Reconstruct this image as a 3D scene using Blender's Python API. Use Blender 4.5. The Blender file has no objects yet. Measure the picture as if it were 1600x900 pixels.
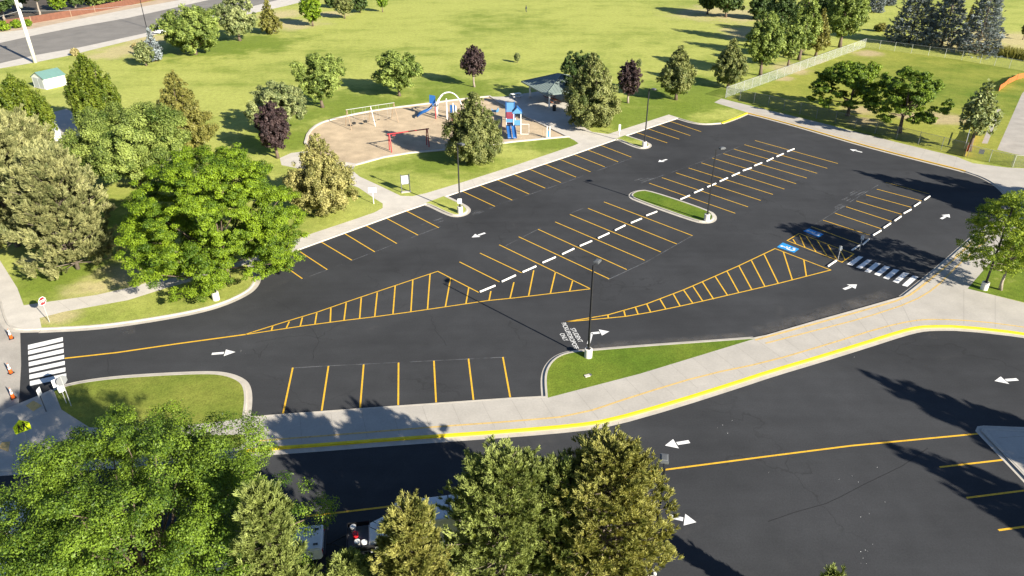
import bpy, bmesh, math, random
import numpy as np
from mathutils import Vector, Matrix
from mathutils.geometry import tessellate_polygon

R = math.radians
SC = bpy.context.scene
COL = SC.collection

# ------------------------------------------------------------------ camera, sky, sun, exposure
FOC, PITCH, ROLL, CAMH = 1151.12, R(29.3526), R(-0.2275), 33.5935      # focal length in 1600 px units
cd = bpy.data.cameras.new('camera')
cd.sensor_width = 36.0
cd.lens = 36.0 * FOC / 1600.0
cd.clip_start = 0.5
cd.clip_end = 6000
cam = bpy.data.objects.new('camera', cd)
COL.objects.link(cam)
FWD = np.array([0, math.cos(PITCH), -math.sin(PITCH)])
_r = np.array([1.0, 0, 0]); _u = np.array([0, math.sin(PITCH), math.cos(PITCH)])
RGT = _r * math.cos(ROLL) + _u * math.sin(ROLL)
UPV = -_r * math.sin(ROLL) + _u * math.cos(ROLL)
EYE = np.array([0, 0, CAMH])
m = Matrix.Identity(4)
for i in range(3):
    m[i][0], m[i][1], m[i][2], m[i][3] = RGT[i], UPV[i], -FWD[i], EYE[i]
cam.matrix_world = m
SC.camera = cam

SUN_EL, SUN_AZ = R(25.4), R(134.6)                                      # azimuth clockwise from +Y
SUN_STRENGTH, SKY_STRENGTH, EXPOSURE = 5.0, 0.066, 1.30
world = bpy.data.worlds.new('World')
SC.world = world
world.use_nodes = True
wn = world.node_tree
wn.nodes.clear()
wo = wn.nodes.new('ShaderNodeOutputWorld'); wb = wn.nodes.new('ShaderNodeBackground')
sk = wn.nodes.new('ShaderNodeTexSky')
sk.sky_type = 'NISHITA'; sk.sun_disc = False
sk.sun_elevation = SUN_EL; sk.sun_rotation = SUN_AZ
sk.altitude = 900; sk.air_density = 0.75; sk.dust_density = 0.3; sk.ozone_density = 2.0
wn.links.new(sk.outputs[0], wb.inputs[0]); wn.links.new(wb.outputs[0], wo.inputs[0])
wb.inputs[1].default_value = SKY_STRENGTH
sd = bpy.data.lights.new('sun', 'SUN')
sd.energy = SUN_STRENGTH; sd.angle = R(0.53); sd.color = (1.0, 0.93, 0.80)
sun = bpy.data.objects.new('sun', sd)
COL.objects.link(sun)
sdir = Vector((-math.sin(SUN_AZ) * math.cos(SUN_EL), -math.cos(SUN_AZ) * math.cos(SUN_EL), -math.sin(SUN_EL)))
sun.rotation_euler = sdir.to_track_quat('-Z', 'Y').to_euler()
sun.location = (60, -60, 60)
SC.view_settings.view_transform = 'Standard'
SC.view_settings.look = 'None'
SC.view_settings.exposure = EXPOSURE
SC.view_settings.gamma = 1.0
SC.view_settings.use_curve_mapping = False
SC.render.engine = 'CYCLES'
SC.cycles.max_bounces = 6
SC.cycles.transparent_max_bounces = 12

TOP = 0.12            # height of lawns and pavements above the asphalt


def G(px, py, z=0.0):
    """point of the real place seen at this spot of the survey photograph, on the level z"""
    d = FWD + RGT * (px - 800) / FOC - UPV * (py - 450) / FOC
    return EYE + d * ((z - CAMH) / d[2])


def P2(px, py, z=TOP):
    p = G(px, py, z)
    return (float(p[0]), float(p[1]))


def PX(p):
    d = np.asarray(p, float) - EYE
    w = d @ FWD
    return 800 + FOC * (d @ RGT) / w, 450 - FOC * (d @ UPV) / w


def depth(p):
    return float((np.asarray(p, float) - EYE) @ FWD)


def height_at(base, py):
    """height above the base of the point straight over it that shows at row py"""
    lo, hi = 0.0, 40.0
    for _ in range(50):
        mid = (lo + hi) / 2
        if PX((base[0], base[1], base[2] + mid))[1] > py:
            lo = mid
        else:
            hi = mid
    return lo


# ------------------------------------------------------------------ materials
def new_mat(name):
    mt = bpy.data.materials.new(name)
    mt.use_nodes = True
    nt = mt.node_tree
    return mt, nt, nt.nodes['Principled BSDF']


def N(nt, kind, **kw):
    n = nt.nodes.new(kind)
    for k, v in kw.items():
        setattr(n, k, v)
    return n


def noise(nt, vec, scale, detail=3, rough=0.55, dist=0.0):
    n = N(nt, 'ShaderNodeTexNoise')
    n.inputs['Scale'].default_value = scale
    n.inputs['Detail'].default_value = detail
    n.inputs['Roughness'].default_value = rough
    n.inputs['Distortion'].default_value = dist
    nt.links.new(vec, n.inputs['Vector'])
    return n.outputs['Fac']


def rng_map(nt, val, a, b, c, d, smooth=False):
    n = N(nt, 'ShaderNodeMapRange')
    if smooth:
        n.interpolation_type = 'SMOOTHSTEP'
    n.inputs[1].default_value = a; n.inputs[2].default_value = b
    n.inputs[3].default_value = c; n.inputs[4].default_value = d
    nt.links.new(val, n.inputs[0])
    return n.outputs[0]


def math_n(nt, op, a, b=None):
    n = N(nt, 'ShaderNodeMath', operation=op)
    for i, v in enumerate((a, b)):
        if v is None:
            continue
        if isinstance(v, (int, float)):
            n.inputs[i].default_value = v
        else:
            nt.links.new(v, n.inputs[i])
    return n.outputs[0]


def mix_c(nt, f, a, b, blend='MIX'):
    n = N(nt, 'ShaderNodeMix', data_type='RGBA', blend_type=blend)
    if isinstance(f, (int, float)):
        n.inputs[0].default_value = f
    else:
        nt.links.new(f, n.inputs[0])
    for i, v in ((6, a), (7, b)):
        if isinstance(v, tuple):
            n.inputs[i].default_value = (*v, 1)
        else:
            nt.links.new(v, n.inputs[i])
    return n.outputs[2]


def mat(name, col, rough=0.6, var=0.12, scale=3.0, metal=0.0, spec=0.4, fine=0.0):
    mt, nt, b = new_mat(name)
    geo = N(nt, 'ShaderNodeNewGeometry').outputs['Position']
    f = noise(nt, geo, scale, 4)
    k = rng_map(nt, f, 0.25, 0.75, 1 - var, 1 + var)
    if fine:
        k = math_n(nt, 'MULTIPLY', k, rng_map(nt, noise(nt, geo, scale * .22, 5, .7, 1.0), .3, .7, 1 - fine * .9, 1 + fine * .5))
        k = math_n(nt, 'MULTIPLY', k, rng_map(nt, noise(nt, geo, scale * 14, 2), 0.25, 0.75, 1 - fine, 1 + fine))
    c = N(nt, 'ShaderNodeVectorMath', operation='SCALE')
    c.inputs[0].default_value = col
    nt.links.new(k, c.inputs['Scale'])
    nt.links.new(c.outputs[0], b.inputs['Base Color'])
    b.inputs['Roughness'].default_value = rough
    b.inputs['Metallic'].default_value = metal
    b.inputs['Specular IOR Level'].default_value = spec
    return mt


def leaf_mat(name, c1, c2, trans=0.24, rough=0.55):
    mt = bpy.data.materials.new(name)
    mt.use_nodes = True
    nt = mt.node_tree
    nt.nodes.clear()
    out = N(nt, 'ShaderNodeOutputMaterial')
    at = N(nt, 'ShaderNodeAttribute', attribute_name='tint')
    c = mix_c(nt, at.outputs['Fac'], tuple(1.1 * k for k in c1), tuple(1.35 * k for k in c2))
    pb = N(nt, 'ShaderNodeBsdfPrincipled')
    pb.inputs['Roughness'].default_value = rough
    pb.inputs['Specular IOR Level'].default_value = 0.3
    nt.links.new(c, pb.inputs['Base Color'])
    tr = N(nt, 'ShaderNodeBsdfTranslucent')
    ct = mix_c(nt, 1.0, c, (1.3, 1.2, 0.5), 'MULTIPLY')
    nt.links.new(ct, tr.inputs[0])
    mx = N(nt, 'ShaderNodeMixShader')
    mx.inputs[0].default_value = trans
    nt.links.new(pb.outputs[0], mx.inputs[1]); nt.links.new(tr.outputs[0], mx.inputs[2])
    nt.links.new(mx.outputs[0], out.inputs[0])
    return mt


def asphalt_mat(name, base, warm=(0.97, 1.0, 1.07), cracks=True):
    mt, nt, b = new_mat(name)
    geo = N(nt, 'ShaderNodeNewGeometry').outputs['Position']
    big = rng_map(nt, noise(nt, geo, 0.07, 4, 0.6, 0.4), 0.3, 0.7, 0.80, 1.20)
    mid = rng_map(nt, noise(nt, geo, 0.55, 4, 0.6), 0.3, 0.7, 0.93, 1.07)
    fin = rng_map(nt, noise(nt, geo, 9.0, 3, 0.7), 0.25, 0.75, 0.86, 1.14)
    mp = N(nt, 'ShaderNodeMapping')
    mp.inputs['Rotation'].default_value = (0, 0, R(-43))
    mp.inputs['Scale'].default_value = (0.05, 0.55, 1)
    nt.links.new(geo, mp.inputs[0])
    streak = rng_map(nt, noise(nt, mp.outputs[0], 1.0, 4, 0.6), 0.35, 0.7, 0.94, 1.07)   # squeegee streaks of the seal coat
    k = math_n(nt, 'MULTIPLY', math_n(nt, 'MULTIPLY', big, mid), math_n(nt, 'MULTIPLY', fin, streak))
    col = N(nt, 'ShaderNodeVectorMath', operation='SCALE')
    col.inputs[0].default_value = tuple(base * w for w in warm)
    nt.links.new(k, col.inputs['Scale'])
    c = col.outputs[0]
    # pale dust in worn patches
    dust = rng_map(nt, noise(nt, geo, 0.11, 5, 0.65, 1.2), 0.60, 0.80, 0.0, 0.30, True)
    c = mix_c(nt, dust, c, (base * 2.3, base * 2.2, base * 2.1))
    if cracks:
        wv = N(nt, 'ShaderNodeTexNoise')
        wv.inputs['Scale'].default_value = 0.35; wv.inputs['Detail'].default_value = 5
        nt.links.new(geo, wv.inputs['Vector'])
        off = N(nt, 'ShaderNodeVectorMath', operation='SCALE')
        off.inputs['Scale'].default_value = 5.0
        nt.links.new(wv.outputs['Color'], off.inputs[0])
        ad = N(nt, 'ShaderNodeVectorMath', operation='ADD')
        nt.links.new(geo, ad.inputs[0]); nt.links.new(off.outputs[0], ad.inputs[1])
        vo = N(nt, 'ShaderNodeTexVoronoi', feature='DISTANCE_TO_EDGE')
        vo.inputs['Scale'].default_value = 0.10
        nt.links.new(ad.outputs[0], vo.inputs['Vector'])
        line = rng_map(nt, vo.outputs['Distance'], 0.0, 0.010, 1.0, 0.0)
        msk = rng_map(nt, noise(nt, geo, 0.09, 3), 0.45, 0.60, 0.0, 0.38, True)
        c = mix_c(nt, math_n(nt, 'MULTIPLY', line, msk), c, (base * 0.42,) * 3)
    nt.links.new(c, b.inputs['Base Color'])
    b.inputs['Roughness'].default_value = 0.9
    b.inputs['Specular IOR Level'].default_value = 0.10
    bp = N(nt, 'ShaderNodeBump')
    bp.inputs['Strength'].default_value = 0.25; bp.inputs['Distance'].default_value = 0.02
    nt.links.new(noise(nt, geo, 14.0, 3, 0.7), bp.inputs['Height'])
    nt.links.new(bp.outputs[0], b.inputs['Normal'])
    return mt


def lawn_mat(name, green, yellow, tan, tan_at=(), green_at=(), bias=0.0, stripes=0.0):
    mt, nt, b = new_mat(name)
    geo = N(nt, 'ShaderNodeNewGeometry').outputs['Position']
    n1 = noise(nt, geo, 0.028, 4, 0.6, 0.5)
    n2 = noise(nt, geo, 0.16, 4, 0.65)
    n3 = noise(nt, geo, 1.3, 4, 0.7)
    n4 = noise(nt, geo, 7.0, 3, 0.8)
    f = math_n(nt, 'ADD', math_n(nt, 'MULTIPLY', n1, 0.55), math_n(nt, 'MULTIPLY', n2, 0.45))
    if stripes:
        mp = N(nt, 'ShaderNodeMapping')
        mp.inputs['Rotation'].default_value = (0, 0, R(8)); mp.inputs['Scale'].default_value = (0.012, 0.16, 1)
        nt.links.new(geo, mp.inputs[0])
        f = math_n(nt, 'ADD', f, math_n(nt, 'MULTIPLY', math_n(nt, 'SUBTRACT', noise(nt, mp.outputs[0], 1.0, 4, 0.6), 0.5), stripes))
    f = rng_map(nt, math_n(nt, 'ADD', f, bias), 0.33, 0.66, 0.0, 1.0, True)
    sep = N(nt, 'ShaderNodeSeparateXYZ')
    nt.links.new(geo, sep.inputs[0])

    def blob(cx, cy, r):
        dx = math_n(nt, 'SUBTRACT', sep.outputs[0], cx); dy = math_n(nt, 'SUBTRACT', sep.outputs[1], cy)
        d = math_n(nt, 'SQRT', math_n(nt, 'ADD', math_n(nt, 'MULTIPLY', dx, dx), math_n(nt, 'MULTIPLY', dy, dy)))
        d = math_n(nt, 'ADD', d, math_n(nt, 'MULTIPLY', math_n(nt, 'SUBTRACT', n2, 0.5), r * 2.2))
        return rng_map(nt, d, r * 0.35, r * 1.15, 1.0, 0.0, True)
    for (px, py, r) in green_at:
        f = math_n(nt, 'MULTIPLY', f, math_n(nt, 'SUBTRACT', 1.0, math_n(nt, 'MULTIPLY', blob(*P2(px, py), r), 0.9)))
    c = mix_c(nt, f, green, yellow)
    t = rng_map(nt, math_n(nt, 'ADD', math_n(nt, 'MULTIPLY', n2, 0.6), math_n(nt, 'MULTIPLY', n3, 0.4)), 0.60, 0.78, 0.0, 0.55, True)
    for (px, py, r) in tan_at:
        t = math_n(nt, 'MAXIMUM', t, math_n(nt, 'MULTIPLY', blob(*P2(px, py), r), 0.85))
    c = mix_c(nt, t, c, tan)
    k = math_n(nt, 'MULTIPLY', rng_map(nt, n3, 0.25, 0.75, 0.80, 1.20), rng_map(nt, n4, 0.25, 0.75, 0.62, 1.38))
    sc = N(nt, 'ShaderNodeVectorMath', operation='SCALE')
    nt.links.new(c, sc.inputs[0]); nt.links.new(k, sc.inputs['Scale'])
    nt.links.new(sc.outputs[0], b.inputs['Base Color'])
    b.inputs['Roughness'].default_value = 0.9
    b.inputs['Specular IOR Level'].default_value = 0.15
    bp = N(nt, 'ShaderNodeBump')
    bp.inputs['Strength'].default_value = 0.5; bp.inputs['Distance'].default_value = 0.06
    nt.links.new(n4, bp.inputs['Height'])
    nt.links.new(bp.outputs[0], b.inputs['Normal'])
    return mt


def paint_mat(name, col, wear=0.35, scale=2.2, thin=0.0):
    """road paint, worn through to what lies under it in small patches"""
    mt, nt, b = new_mat(name)
    geo = N(nt, 'ShaderNodeNewGeometry').outputs['Position']
    k = rng_map(nt, noise(nt, geo, scale, 4), 0.25, 0.75, 0.86, 1.10)
    sc = N(nt, 'ShaderNodeVectorMath', operation='SCALE')
    sc.inputs[0].default_value = col
    nt.links.new(k, sc.inputs['Scale'])
    nt.links.new(sc.outputs[0], b.inputs['Base Color'])
    b.inputs['Roughness'].default_value = 0.6
    b.inputs['Specular IOR Level'].default_value = 0.25
    a = rng_map(nt, noise(nt, geo, 5.5, 5, 0.75), 0.30, 0.46, 1 - wear, 1.0)
    if thin:
        a = math_n(nt, 'MULTIPLY', rng_map(nt, noise(nt, geo, 0.45, 5, 0.7), 0.40, 0.72, 0.0, 1.0), thin)
    nt.links.new(a, b.inputs['Alpha'])
    return mt


def mesh_mat(name, col, density=0.5, cell=9.0):
    """woven wire: two sets of crossing diagonal wires with open gaps"""
    mt, nt, b = new_mat(name)
    tc = N(nt, 'ShaderNodeUVMap').outputs[0]
    sep = N(nt, 'ShaderNodeSeparateXYZ')
    nt.links.new(tc, sep.inputs[0])
    def wires(op):
        s = math_n(nt, op, sep.outputs[0], sep.outputs[1])
        fr = math_n(nt, 'FRACT', math_n(nt, 'MULTIPLY', s, cell))
        return math_n(nt, 'LESS_THAN', fr, density / 2)
    a = math_n(nt, 'MAXIMUM', wires('ADD'), wires('SUBTRACT'))
    nt.links.new(a, b.inputs['Alpha'])
    b.inputs['Base Color'].default_value = (*col, 1)
    b.inputs['Roughness'].default_value = 0.5
    b.inputs['Metallic'].default_value = 0.2
    return mt


M = {}
M['asphalt'] = asphalt_mat('asphalt_seal_coat', 0.046)
M['road'] = mat('old_asphalt', (0.20, 0.185, 0.165), 0.85, 0.15, 0.25, fine=0.08)
M['concrete'] = mat('concrete', (0.415, 0.385, 0.34), 0.8, 0.10, 0.5, fine=0.07)
M['concrete_old'] = mat('old_concrete', (0.36, 0.33, 0.29), 0.85, 0.16, 0.6, fine=0.1)
M['concrete_pale'] = mat('pale_concrete', (0.52, 0.48, 0.42), 0.8, 0.10, 0.7, fine=0.08)
M['kerb'] = mat('kerb_concrete', (0.46, 0.42, 0.36), 0.8, 0.14, 1.2, fine=0.08)
M['joint'] = mat('concrete_joint', (0.29, 0.265, 0.23), 0.9, 0.1)
M['yellow_kerb'] = mat('yellow_kerb_paint', (0.80, 0.60, 0.012), 0.55, 0.14, 1.5, fine=0.08)
M['yellow'] = paint_mat('yellow_line_paint', (0.72, 0.42, 0.035), 0.45)
M['yellow_faded'] = paint_mat('faded_yellow_paint', (0.60, 0.42, 0.16), 0.75)
M['white_paint'] = paint_mat('white_road_paint', (0.80, 0.79, 0.77), 0.30)
M['chalk'] = paint_mat('chalk_line', (0.45, 0.46, 0.48), thin=0.55)
M['dust'] = paint_mat('dust_film', (0.20, 0.185, 0.17), thin=0.20)
M['blue_paint'] = paint_mat('blue_road_paint', (0.03, 0.27, 0.62), 0.2)
M['chips'] = mat('wood_chip_bed', (0.47, 0.365, 0.24), 0.95, 0.22, 0.5, fine=0.16)
M['dirt'] = mat('bare_dirt', (0.44, 0.34, 0.24), 0.95, 0.18, 0.4, fine=0.14)
M['stop_white'] = mat('white_wheel_stop', (0.72, 0.69, 0.64), 0.75, 0.12, 3)
M['black_metal'] = mat('black_metal', (0.018, 0.018, 0.02), 0.45, 0.1, 2)
M['dark_grey'] = mat('dark_grey_metal', (0.10, 0.105, 0.11), 0.5, 0.1, 2)
M['lens'] = mat('lamp_lens', (0.45, 0.45, 0.43), 0.3, 0.05)
M['galv'] = mat('galvanised_steel', (0.50, 0.51, 0.50), 0.45, 0.08, 3, metal=0.3)
M['white_metal'] = mat('white_painted_metal', (0.74, 0.73, 0.70), 0.45, 0.05, 2)
M['white_pole'] = mat('pale_utility_pole', (0.66, 0.63, 0.58), 0.7, 0.08, 2)
M['blue'] = mat('blue_plastic', (0.02, 0.10, 0.30), 0.35, 0.06, 2)
M['blue_light'] = mat('light_blue_plastic', (0.09, 0.25, 0.43), 0.4, 0.06, 2)
M['red_metal'] = mat('red_painted_metal', (0.36, 0.035, 0.04), 0.45, 0.1, 2)
M['tan_metal'] = mat('tan_painted_metal', (0.36, 0.26, 0.17), 0.5, 0.08, 2)
M['rubber'] = mat('black_rubber', (0.016, 0.016, 0.016), 0.8, 0.1, 3)
M['green_roof'] = mat('green_metal_roof', (0.165, 0.205, 0.19), 0.45, 0.07, 1)
M['teal_roof'] = mat('teal_shingle_roof', (0.115, 0.215, 0.195), 0.7, 0.08, 2)
M['white_wall'] = mat('white_siding', (0.74, 0.73, 0.71), 0.6, 0.05, 1)
M['grey_door'] = mat('grey_door', (0.40, 0.41, 0.41), 0.6, 0.06, 1)
M['brown_fence'] = mat('brown_boards', (0.165, 0.070, 0.042), 0.8, 0.18, 1.5)
M['table_red'] = mat('brown_red_boards', (0.34, 0.12, 0.06), 0.7, 0.12, 2)
M['orange'] = mat('orange_plastic', (0.75, 0.13, 0.02), 0.5, 0.08, 2)
M['orange_mesh'] = mesh_mat('orange_safety_net', (0.62, 0.16, 0.045), 1.3, 14)
M['chain_thin'] = mesh_mat('dull_chain_link', (0.20, 0.21, 0.20), 0.20, 9)
M['chain_mesh'] = mesh_mat('chain_link', (0.44, 0.46, 0.42), 0.32, 9)
M['sign_white'] = mat('white_sign_face', (0.78, 0.78, 0.77), 0.4, 0.04, 2)
M['sign_red'] = mat('red_sign_face', (0.55, 0.02, 0.03), 0.4, 0.04, 2)
M['sign_lime'] = mat('lime_sign_face', (0.58, 0.72, 0.02), 0.4, 0.04, 2)
M['sign_back'] = mat('sign_back_aluminium', (0.20, 0.205, 0.21), 0.5, 0.05, 2)
M['black'] = mat('black_print', (0.012, 0.012, 0.012), 0.5, 0.05)
M['car_white'] = mat('white_car_paint', (0.72, 0.73, 0.74), 0.25, 0.02, 1, spec=0.5)
M['car_dark'] = mat('dark_trim', (0.02, 0.02, 0.022), 0.5, 0.05)
M['glass'] = mat('dark_glass', (0.012, 0.015, 0.018), 0.08, 0.02, 1, spec=0.6)
M['lamp_red'] = mat('tail_lamp', (0.4, 0.01, 0.01), 0.25, 0.02)
M['bark'] = mat('bark', (0.15, 0.11, 0.08), 0.9, 0.25, 3, fine=0.15)
M['bark_pale'] = mat('pale_bark', (0.30, 0.25, 0.20), 0.9, 0.25, 3, fine=0.15)
M['bark_pine'] = mat('pine_bark', (0.17, 0.135, 0.105), 0.9, 0.25, 3, fine=0.15)
M['cloth_dark'] = mat('dark_cloth', (0.03, 0.035, 0.05), 0.9, 0.1)
M['skin'] = mat('skin', (0.42, 0.26, 0.18), 0.6, 0.05)
M['hair'] = mat('dark_hair', (0.03, 0.02, 0.015), 0.7, 0.05)

# greens: (darker tint, lighter tint)
L = {
    'maple':   leaf_mat('maple_leaves', (0.050, 0.088, 0.012), (0.235, 0.285, 0.066)),
    'locust':  leaf_mat('locust_leaves', (0.045, 0.092, 0.006), (0.185, 0.265, 0.014)),
    'locust_deep': leaf_mat('deep_green_locust_leaves', (0.028, 0.064, 0.006), (0.145, 0.215, 0.019)),
    'locust_light': leaf_mat('light_locust_leaves', (0.075, 0.135, 0.012), (0.255, 0.315, 0.030), 0.32),
    'locust_dark': leaf_mat('dark_locust_leaves', (0.036, 0.075, 0.007), (0.155, 0.220, 0.018)),
    'linden':  leaf_mat('linden_leaves', (0.060, 0.085, 0.018), (0.215, 0.225, 0.075)),
    'linden_gold': leaf_mat('golden_linden_leaves', (0.12, 0.125, 0.03), (0.36, 0.33, 0.12)),
    'olive':   leaf_mat('olive_leaves', (0.085, 0.090, 0.016), (0.22, 0.205, 0.050)),
    'column':  leaf_mat('columnar_leaves', (0.050, 0.085, 0.008), (0.15, 0.185, 0.018)),
    'park':    leaf_mat('park_tree_leaves', (0.050, 0.085, 0.012), (0.235, 0.290, 0.066)),
    'dark':    leaf_mat('dark_tree_leaves', (0.025, 0.050, 0.012), (0.080, 0.120, 0.030)),
    'silver':  leaf_mat('silver_leaves', (0.070, 0.100, 0.030), (0.270, 0.295, 0.120)),
    'purple':  leaf_mat('purple_leaves', (0.020, 0.012, 0.014), (0.075, 0.048, 0.045), 0.2),
    'spruce':  leaf_mat('blue_spruce_needles', (0.055, 0.070, 0.073), (0.27, 0.305, 0.315), 0.1),
    'pine':    leaf_mat('pine_needles', (0.070, 0.095, 0.018), (0.275, 0.315, 0.092), 0.2),
    'pine_grey': leaf_mat('grey_pine_needles', (0.080, 0.096, 0.030), (0.310, 0.305, 0.130), 0.18),
    'pine_gold': leaf_mat('yellowing_pine_needles', (0.080, 0.095, 0.016), (0.320, 0.305, 0.088), 0.18),
    'weed':    leaf_mat('dry_weeds', (0.20, 0.17, 0.06), (0.42, 0.36, 0.17), 0.2),
}


# ------------------------------------------------------------------ mesh helpers
class MB:
    def __init__(s):
        s.v = []; s.f = []

    def quadface(s, pts):
        i = len(s.v); s.v += [tuple(p) for p in pts]; s.f.append(tuple(range(i, i + len(pts))))
        return s

    def box(s, c, d, rz=0.0, taper=1.0):
        """box with its centre at c; taper narrows the top"""
        i = len(s.v); cs, sn = math.cos(rz), math.sin(rz)
        for z in (-1, 1):
            t = taper if z > 0 else 1.0
            for x, y in ((-1, -1), (1, -1), (1, 1), (-1, 1)):
                a, b = x * d[0] / 2 * t, y * d[1] / 2 * t
                s.v.append((c[0] + a * cs - b * sn, c[1] + a * sn + b * cs, c[2] + z * d[2] / 2))
        s.f += [(i + 3, i + 2, i + 1, i), (i + 4, i + 5, i + 6, i + 7)] + \
               [(i + k, i + (k + 1) % 4, i + 4 + (k + 1) % 4, i + 4 + k) for k in range(4)]
        return s

    def tube(s, pts, rad, n=8, cap=True):
        pts = [Vector(p) for p in pts]
        if isinstance(rad, (int, float)):
            rad = [rad] * len(pts)
        rings = []
        for k, p in enumerate(pts):
            d = (pts[min(k + 1, len(pts) - 1)] - pts[max(k - 1, 0)]).normalized()
            a = d.cross(Vector((0.31, 0.95, 0.05)) if abs(d.z) > 0.8 else Vector((0, 0, 1))).normalized()
            b = d.cross(a)
            i = len(s.v)
            for j in range(n):
                t = 2 * math.pi * (j + 0.5) / n
                s.v.append(tuple(p + (a * math.cos(t) + b * math.sin(t)) * rad[k]))
            rings.append(i)
        for a, b in zip(rings, rings[1:]):
            for j in range(n):
                s.f.append((a + j, b + j, b + (j + 1) % n, a + (j + 1) % n))
        if cap:
            s.f.append(tuple(rings[0] + j for j in range(n)))
            s.f.append(tuple(rings[-1] + n - 1 - j for j in range(n)))
        return s

    def prism(s, outline, a, b, axis='y'):
        """outline in (x, z) pushed along y from a to b, or in (x, y) along z"""
        i = len(s.v); n = len(outline)
        for t in (a, b):
            for p, q in outline:
                s.v.append((p, t, q) if axis == 'y' else ((p, q, t) if axis == 'z' else (t, p, q)))
        s.f.append(tuple(range(i, i + n))); s.f.append(tuple(range(i + 2 * n - 1, i + n - 1, -1)))
        s.f += [(i + k, i + n + k, i + n + (k + 1) % n, i + (k + 1) % n) for k in range(n)]
        return s

    def sphere(s, c, r, nu=10, nv=7):
        r = (r, r, r) if isinstance(r, (int, float)) else r
        i = len(s.v)
        for a in range(nv + 1):
            t = math.pi * a / nv
            for b in range(nu):
                p = 2 * math.pi * b / nu
                s.v.append((c[0] + r[0] * math.sin(t) * math.cos(p), c[1] + r[1] * math.sin(t) * math.sin(p), c[2] + r[2] * math.cos(t)))
        for a in range(nv):
            for b in range(nu):
                s.f.append((i + a * nu + b, i + (a + 1) * nu + b, i + (a + 1) * nu + (b + 1) % nu, i + a * nu + (b + 1) % nu))
        return s

    def build(s, name, mt, parent=None, bevel=0.0, smooth=False):
        me = bpy.data.meshes.new(name)
        me.from_pydata(s.v, [], s.f)
        me.materials.append(mt)
        bm = bmesh.new(); bm.from_mesh(me)
        bmesh.ops.remove_doubles(bm, verts=bm.verts, dist=1e-5)
        bmesh.ops.recalc_face_normals(bm, faces=bm.faces)
        bm.to_mesh(me); bm.free()
        if smooth:
            for p in me.polygons:
                p.use_smooth = True
        o = bpy.data.objects.new(name, me)
        COL.objects.link(o)
        if parent:
            o.parent = parent
        if bevel:
            md = o.modifiers.new('bevel', 'BEVEL')
            md.width = bevel; md.segments = 2; md.limit_method = 'ANGLE'
        return o


def tag(o, label, cat, group=None, kind=None):
    o['label'] = label; o['category'] = cat
    if group:
        o['group'] = group
    if kind:
        o['kind'] = kind
    return o


def thing(name, label, cat, loc, rz=0.0, group=None):
    o = bpy.data.objects.new(name, None)
    o.empty_display_size = 0.3
    COL.objects.link(o)
    o.location = loc; o.rotation_euler = (0, 0, rz)
    return tag(o, label, cat, group)


def copy_tree(src, loc, rz=0.0, label=None):
    r = src.copy(); COL.objects.link(r)
    r.location = loc; r.rotation_euler = (0, 0, rz)
    if label:
        r['label'] = label
    for ch in list(src.children):
        c = ch.copy(); COL.objects.link(c); c.parent = r
        for g in ch.children:
            d = g.copy(); COL.objects.link(d); d.parent = c
    return r


def struct(o):
    o['kind'] = 'structure'
    return o


def chaikin(pts, n=2, closed=False):
    for _ in range(n):
        out = []
        if not closed:
            out.append(pts[0])
        k = len(pts)
        for i in range(k if closed else k - 1):
            a, b = pts[i], pts[(i + 1) % k]
            out.append((a[0] * .75 + b[0] * .25, a[1] * .75 + b[1] * .25))
            out.append((a[0] * .25 + b[0] * .75, a[1] * .25 + b[1] * .75))
        if not closed:
            out.append(pts[-1])
        pts = out
    return pts


def area2(p):
    return sum(p[i][0] * p[(i + 1) % len(p)][1] - p[(i + 1) % len(p)][0] * p[i][1] for i in range(len(p)))


def sheet(name, outline, z, mt, holes=(), kind='structure'):
    """flat sheet at level z with holes, from outlines in metres"""
    if area2(outline) < 0:
        outline = outline[::-1]
    loops = [[Vector((x, y, 0)) for x, y in outline]] + [[Vector((x, y, 0)) for x, y in h] for h in holes]
    flat = [p for lp in loops for p in lp]
    tris = tessellate_polygon(loops)
    me = bpy.data.meshes.new(name)
    fs = []
    for t in tris:
        a, b, c = (flat[i] for i in t)
        fs.append(t if (b - a).cross(c - a).z > 0 else t[::-1])
    me.from_pydata([(p.x, p.y, z) for p in flat], [], fs)
    me.materials.append(mt)
    o = bpy.data.objects.new(name, me)
    COL.objects.link(o)
    if kind:
        o['kind'] = kind
    return o


def offset_line(pts, d, closed=False):
    """polyline moved sideways by d (to the left of its direction)"""
    n = len(pts); out = []
    for i in range(n):
        a = pts[i - 1] if (i > 0 or closed) else pts[i]
        b = pts[i]
        c = pts[(i + 1) % n] if (i < n - 1 or closed) else pts[i]
        ns = []
        for p, q in ((a, b), (b, c)):
            dx, dy = q[0] - p[0], q[1] - p[1]
            l = math.hypot(dx, dy)
            if l > 1e-9:
                ns.append((-dy / l, dx / l))
        nx = sum(v[0] for v in ns) / len(ns); ny = sum(v[1] for v in ns) / len(ns)
        l2 = max(nx * nx + ny * ny, 0.35)
        out.append((b[0] + nx / l2 * d, b[1] + ny / l2 * d))
    return out


def ribbon(mb, pts, width, z, closed=False):
    a = offset_line(pts, width / 2, closed); b = offset_line(pts, -width / 2, closed)
    n = len(pts)
    for i in range(n if closed else n - 1):
        j = (i + 1) % n
        mb.quadface([(*b[i], z), (*b[j], z), (*a[j], z), (*a[i], z)])
    return mb


_kz = [0]


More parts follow.
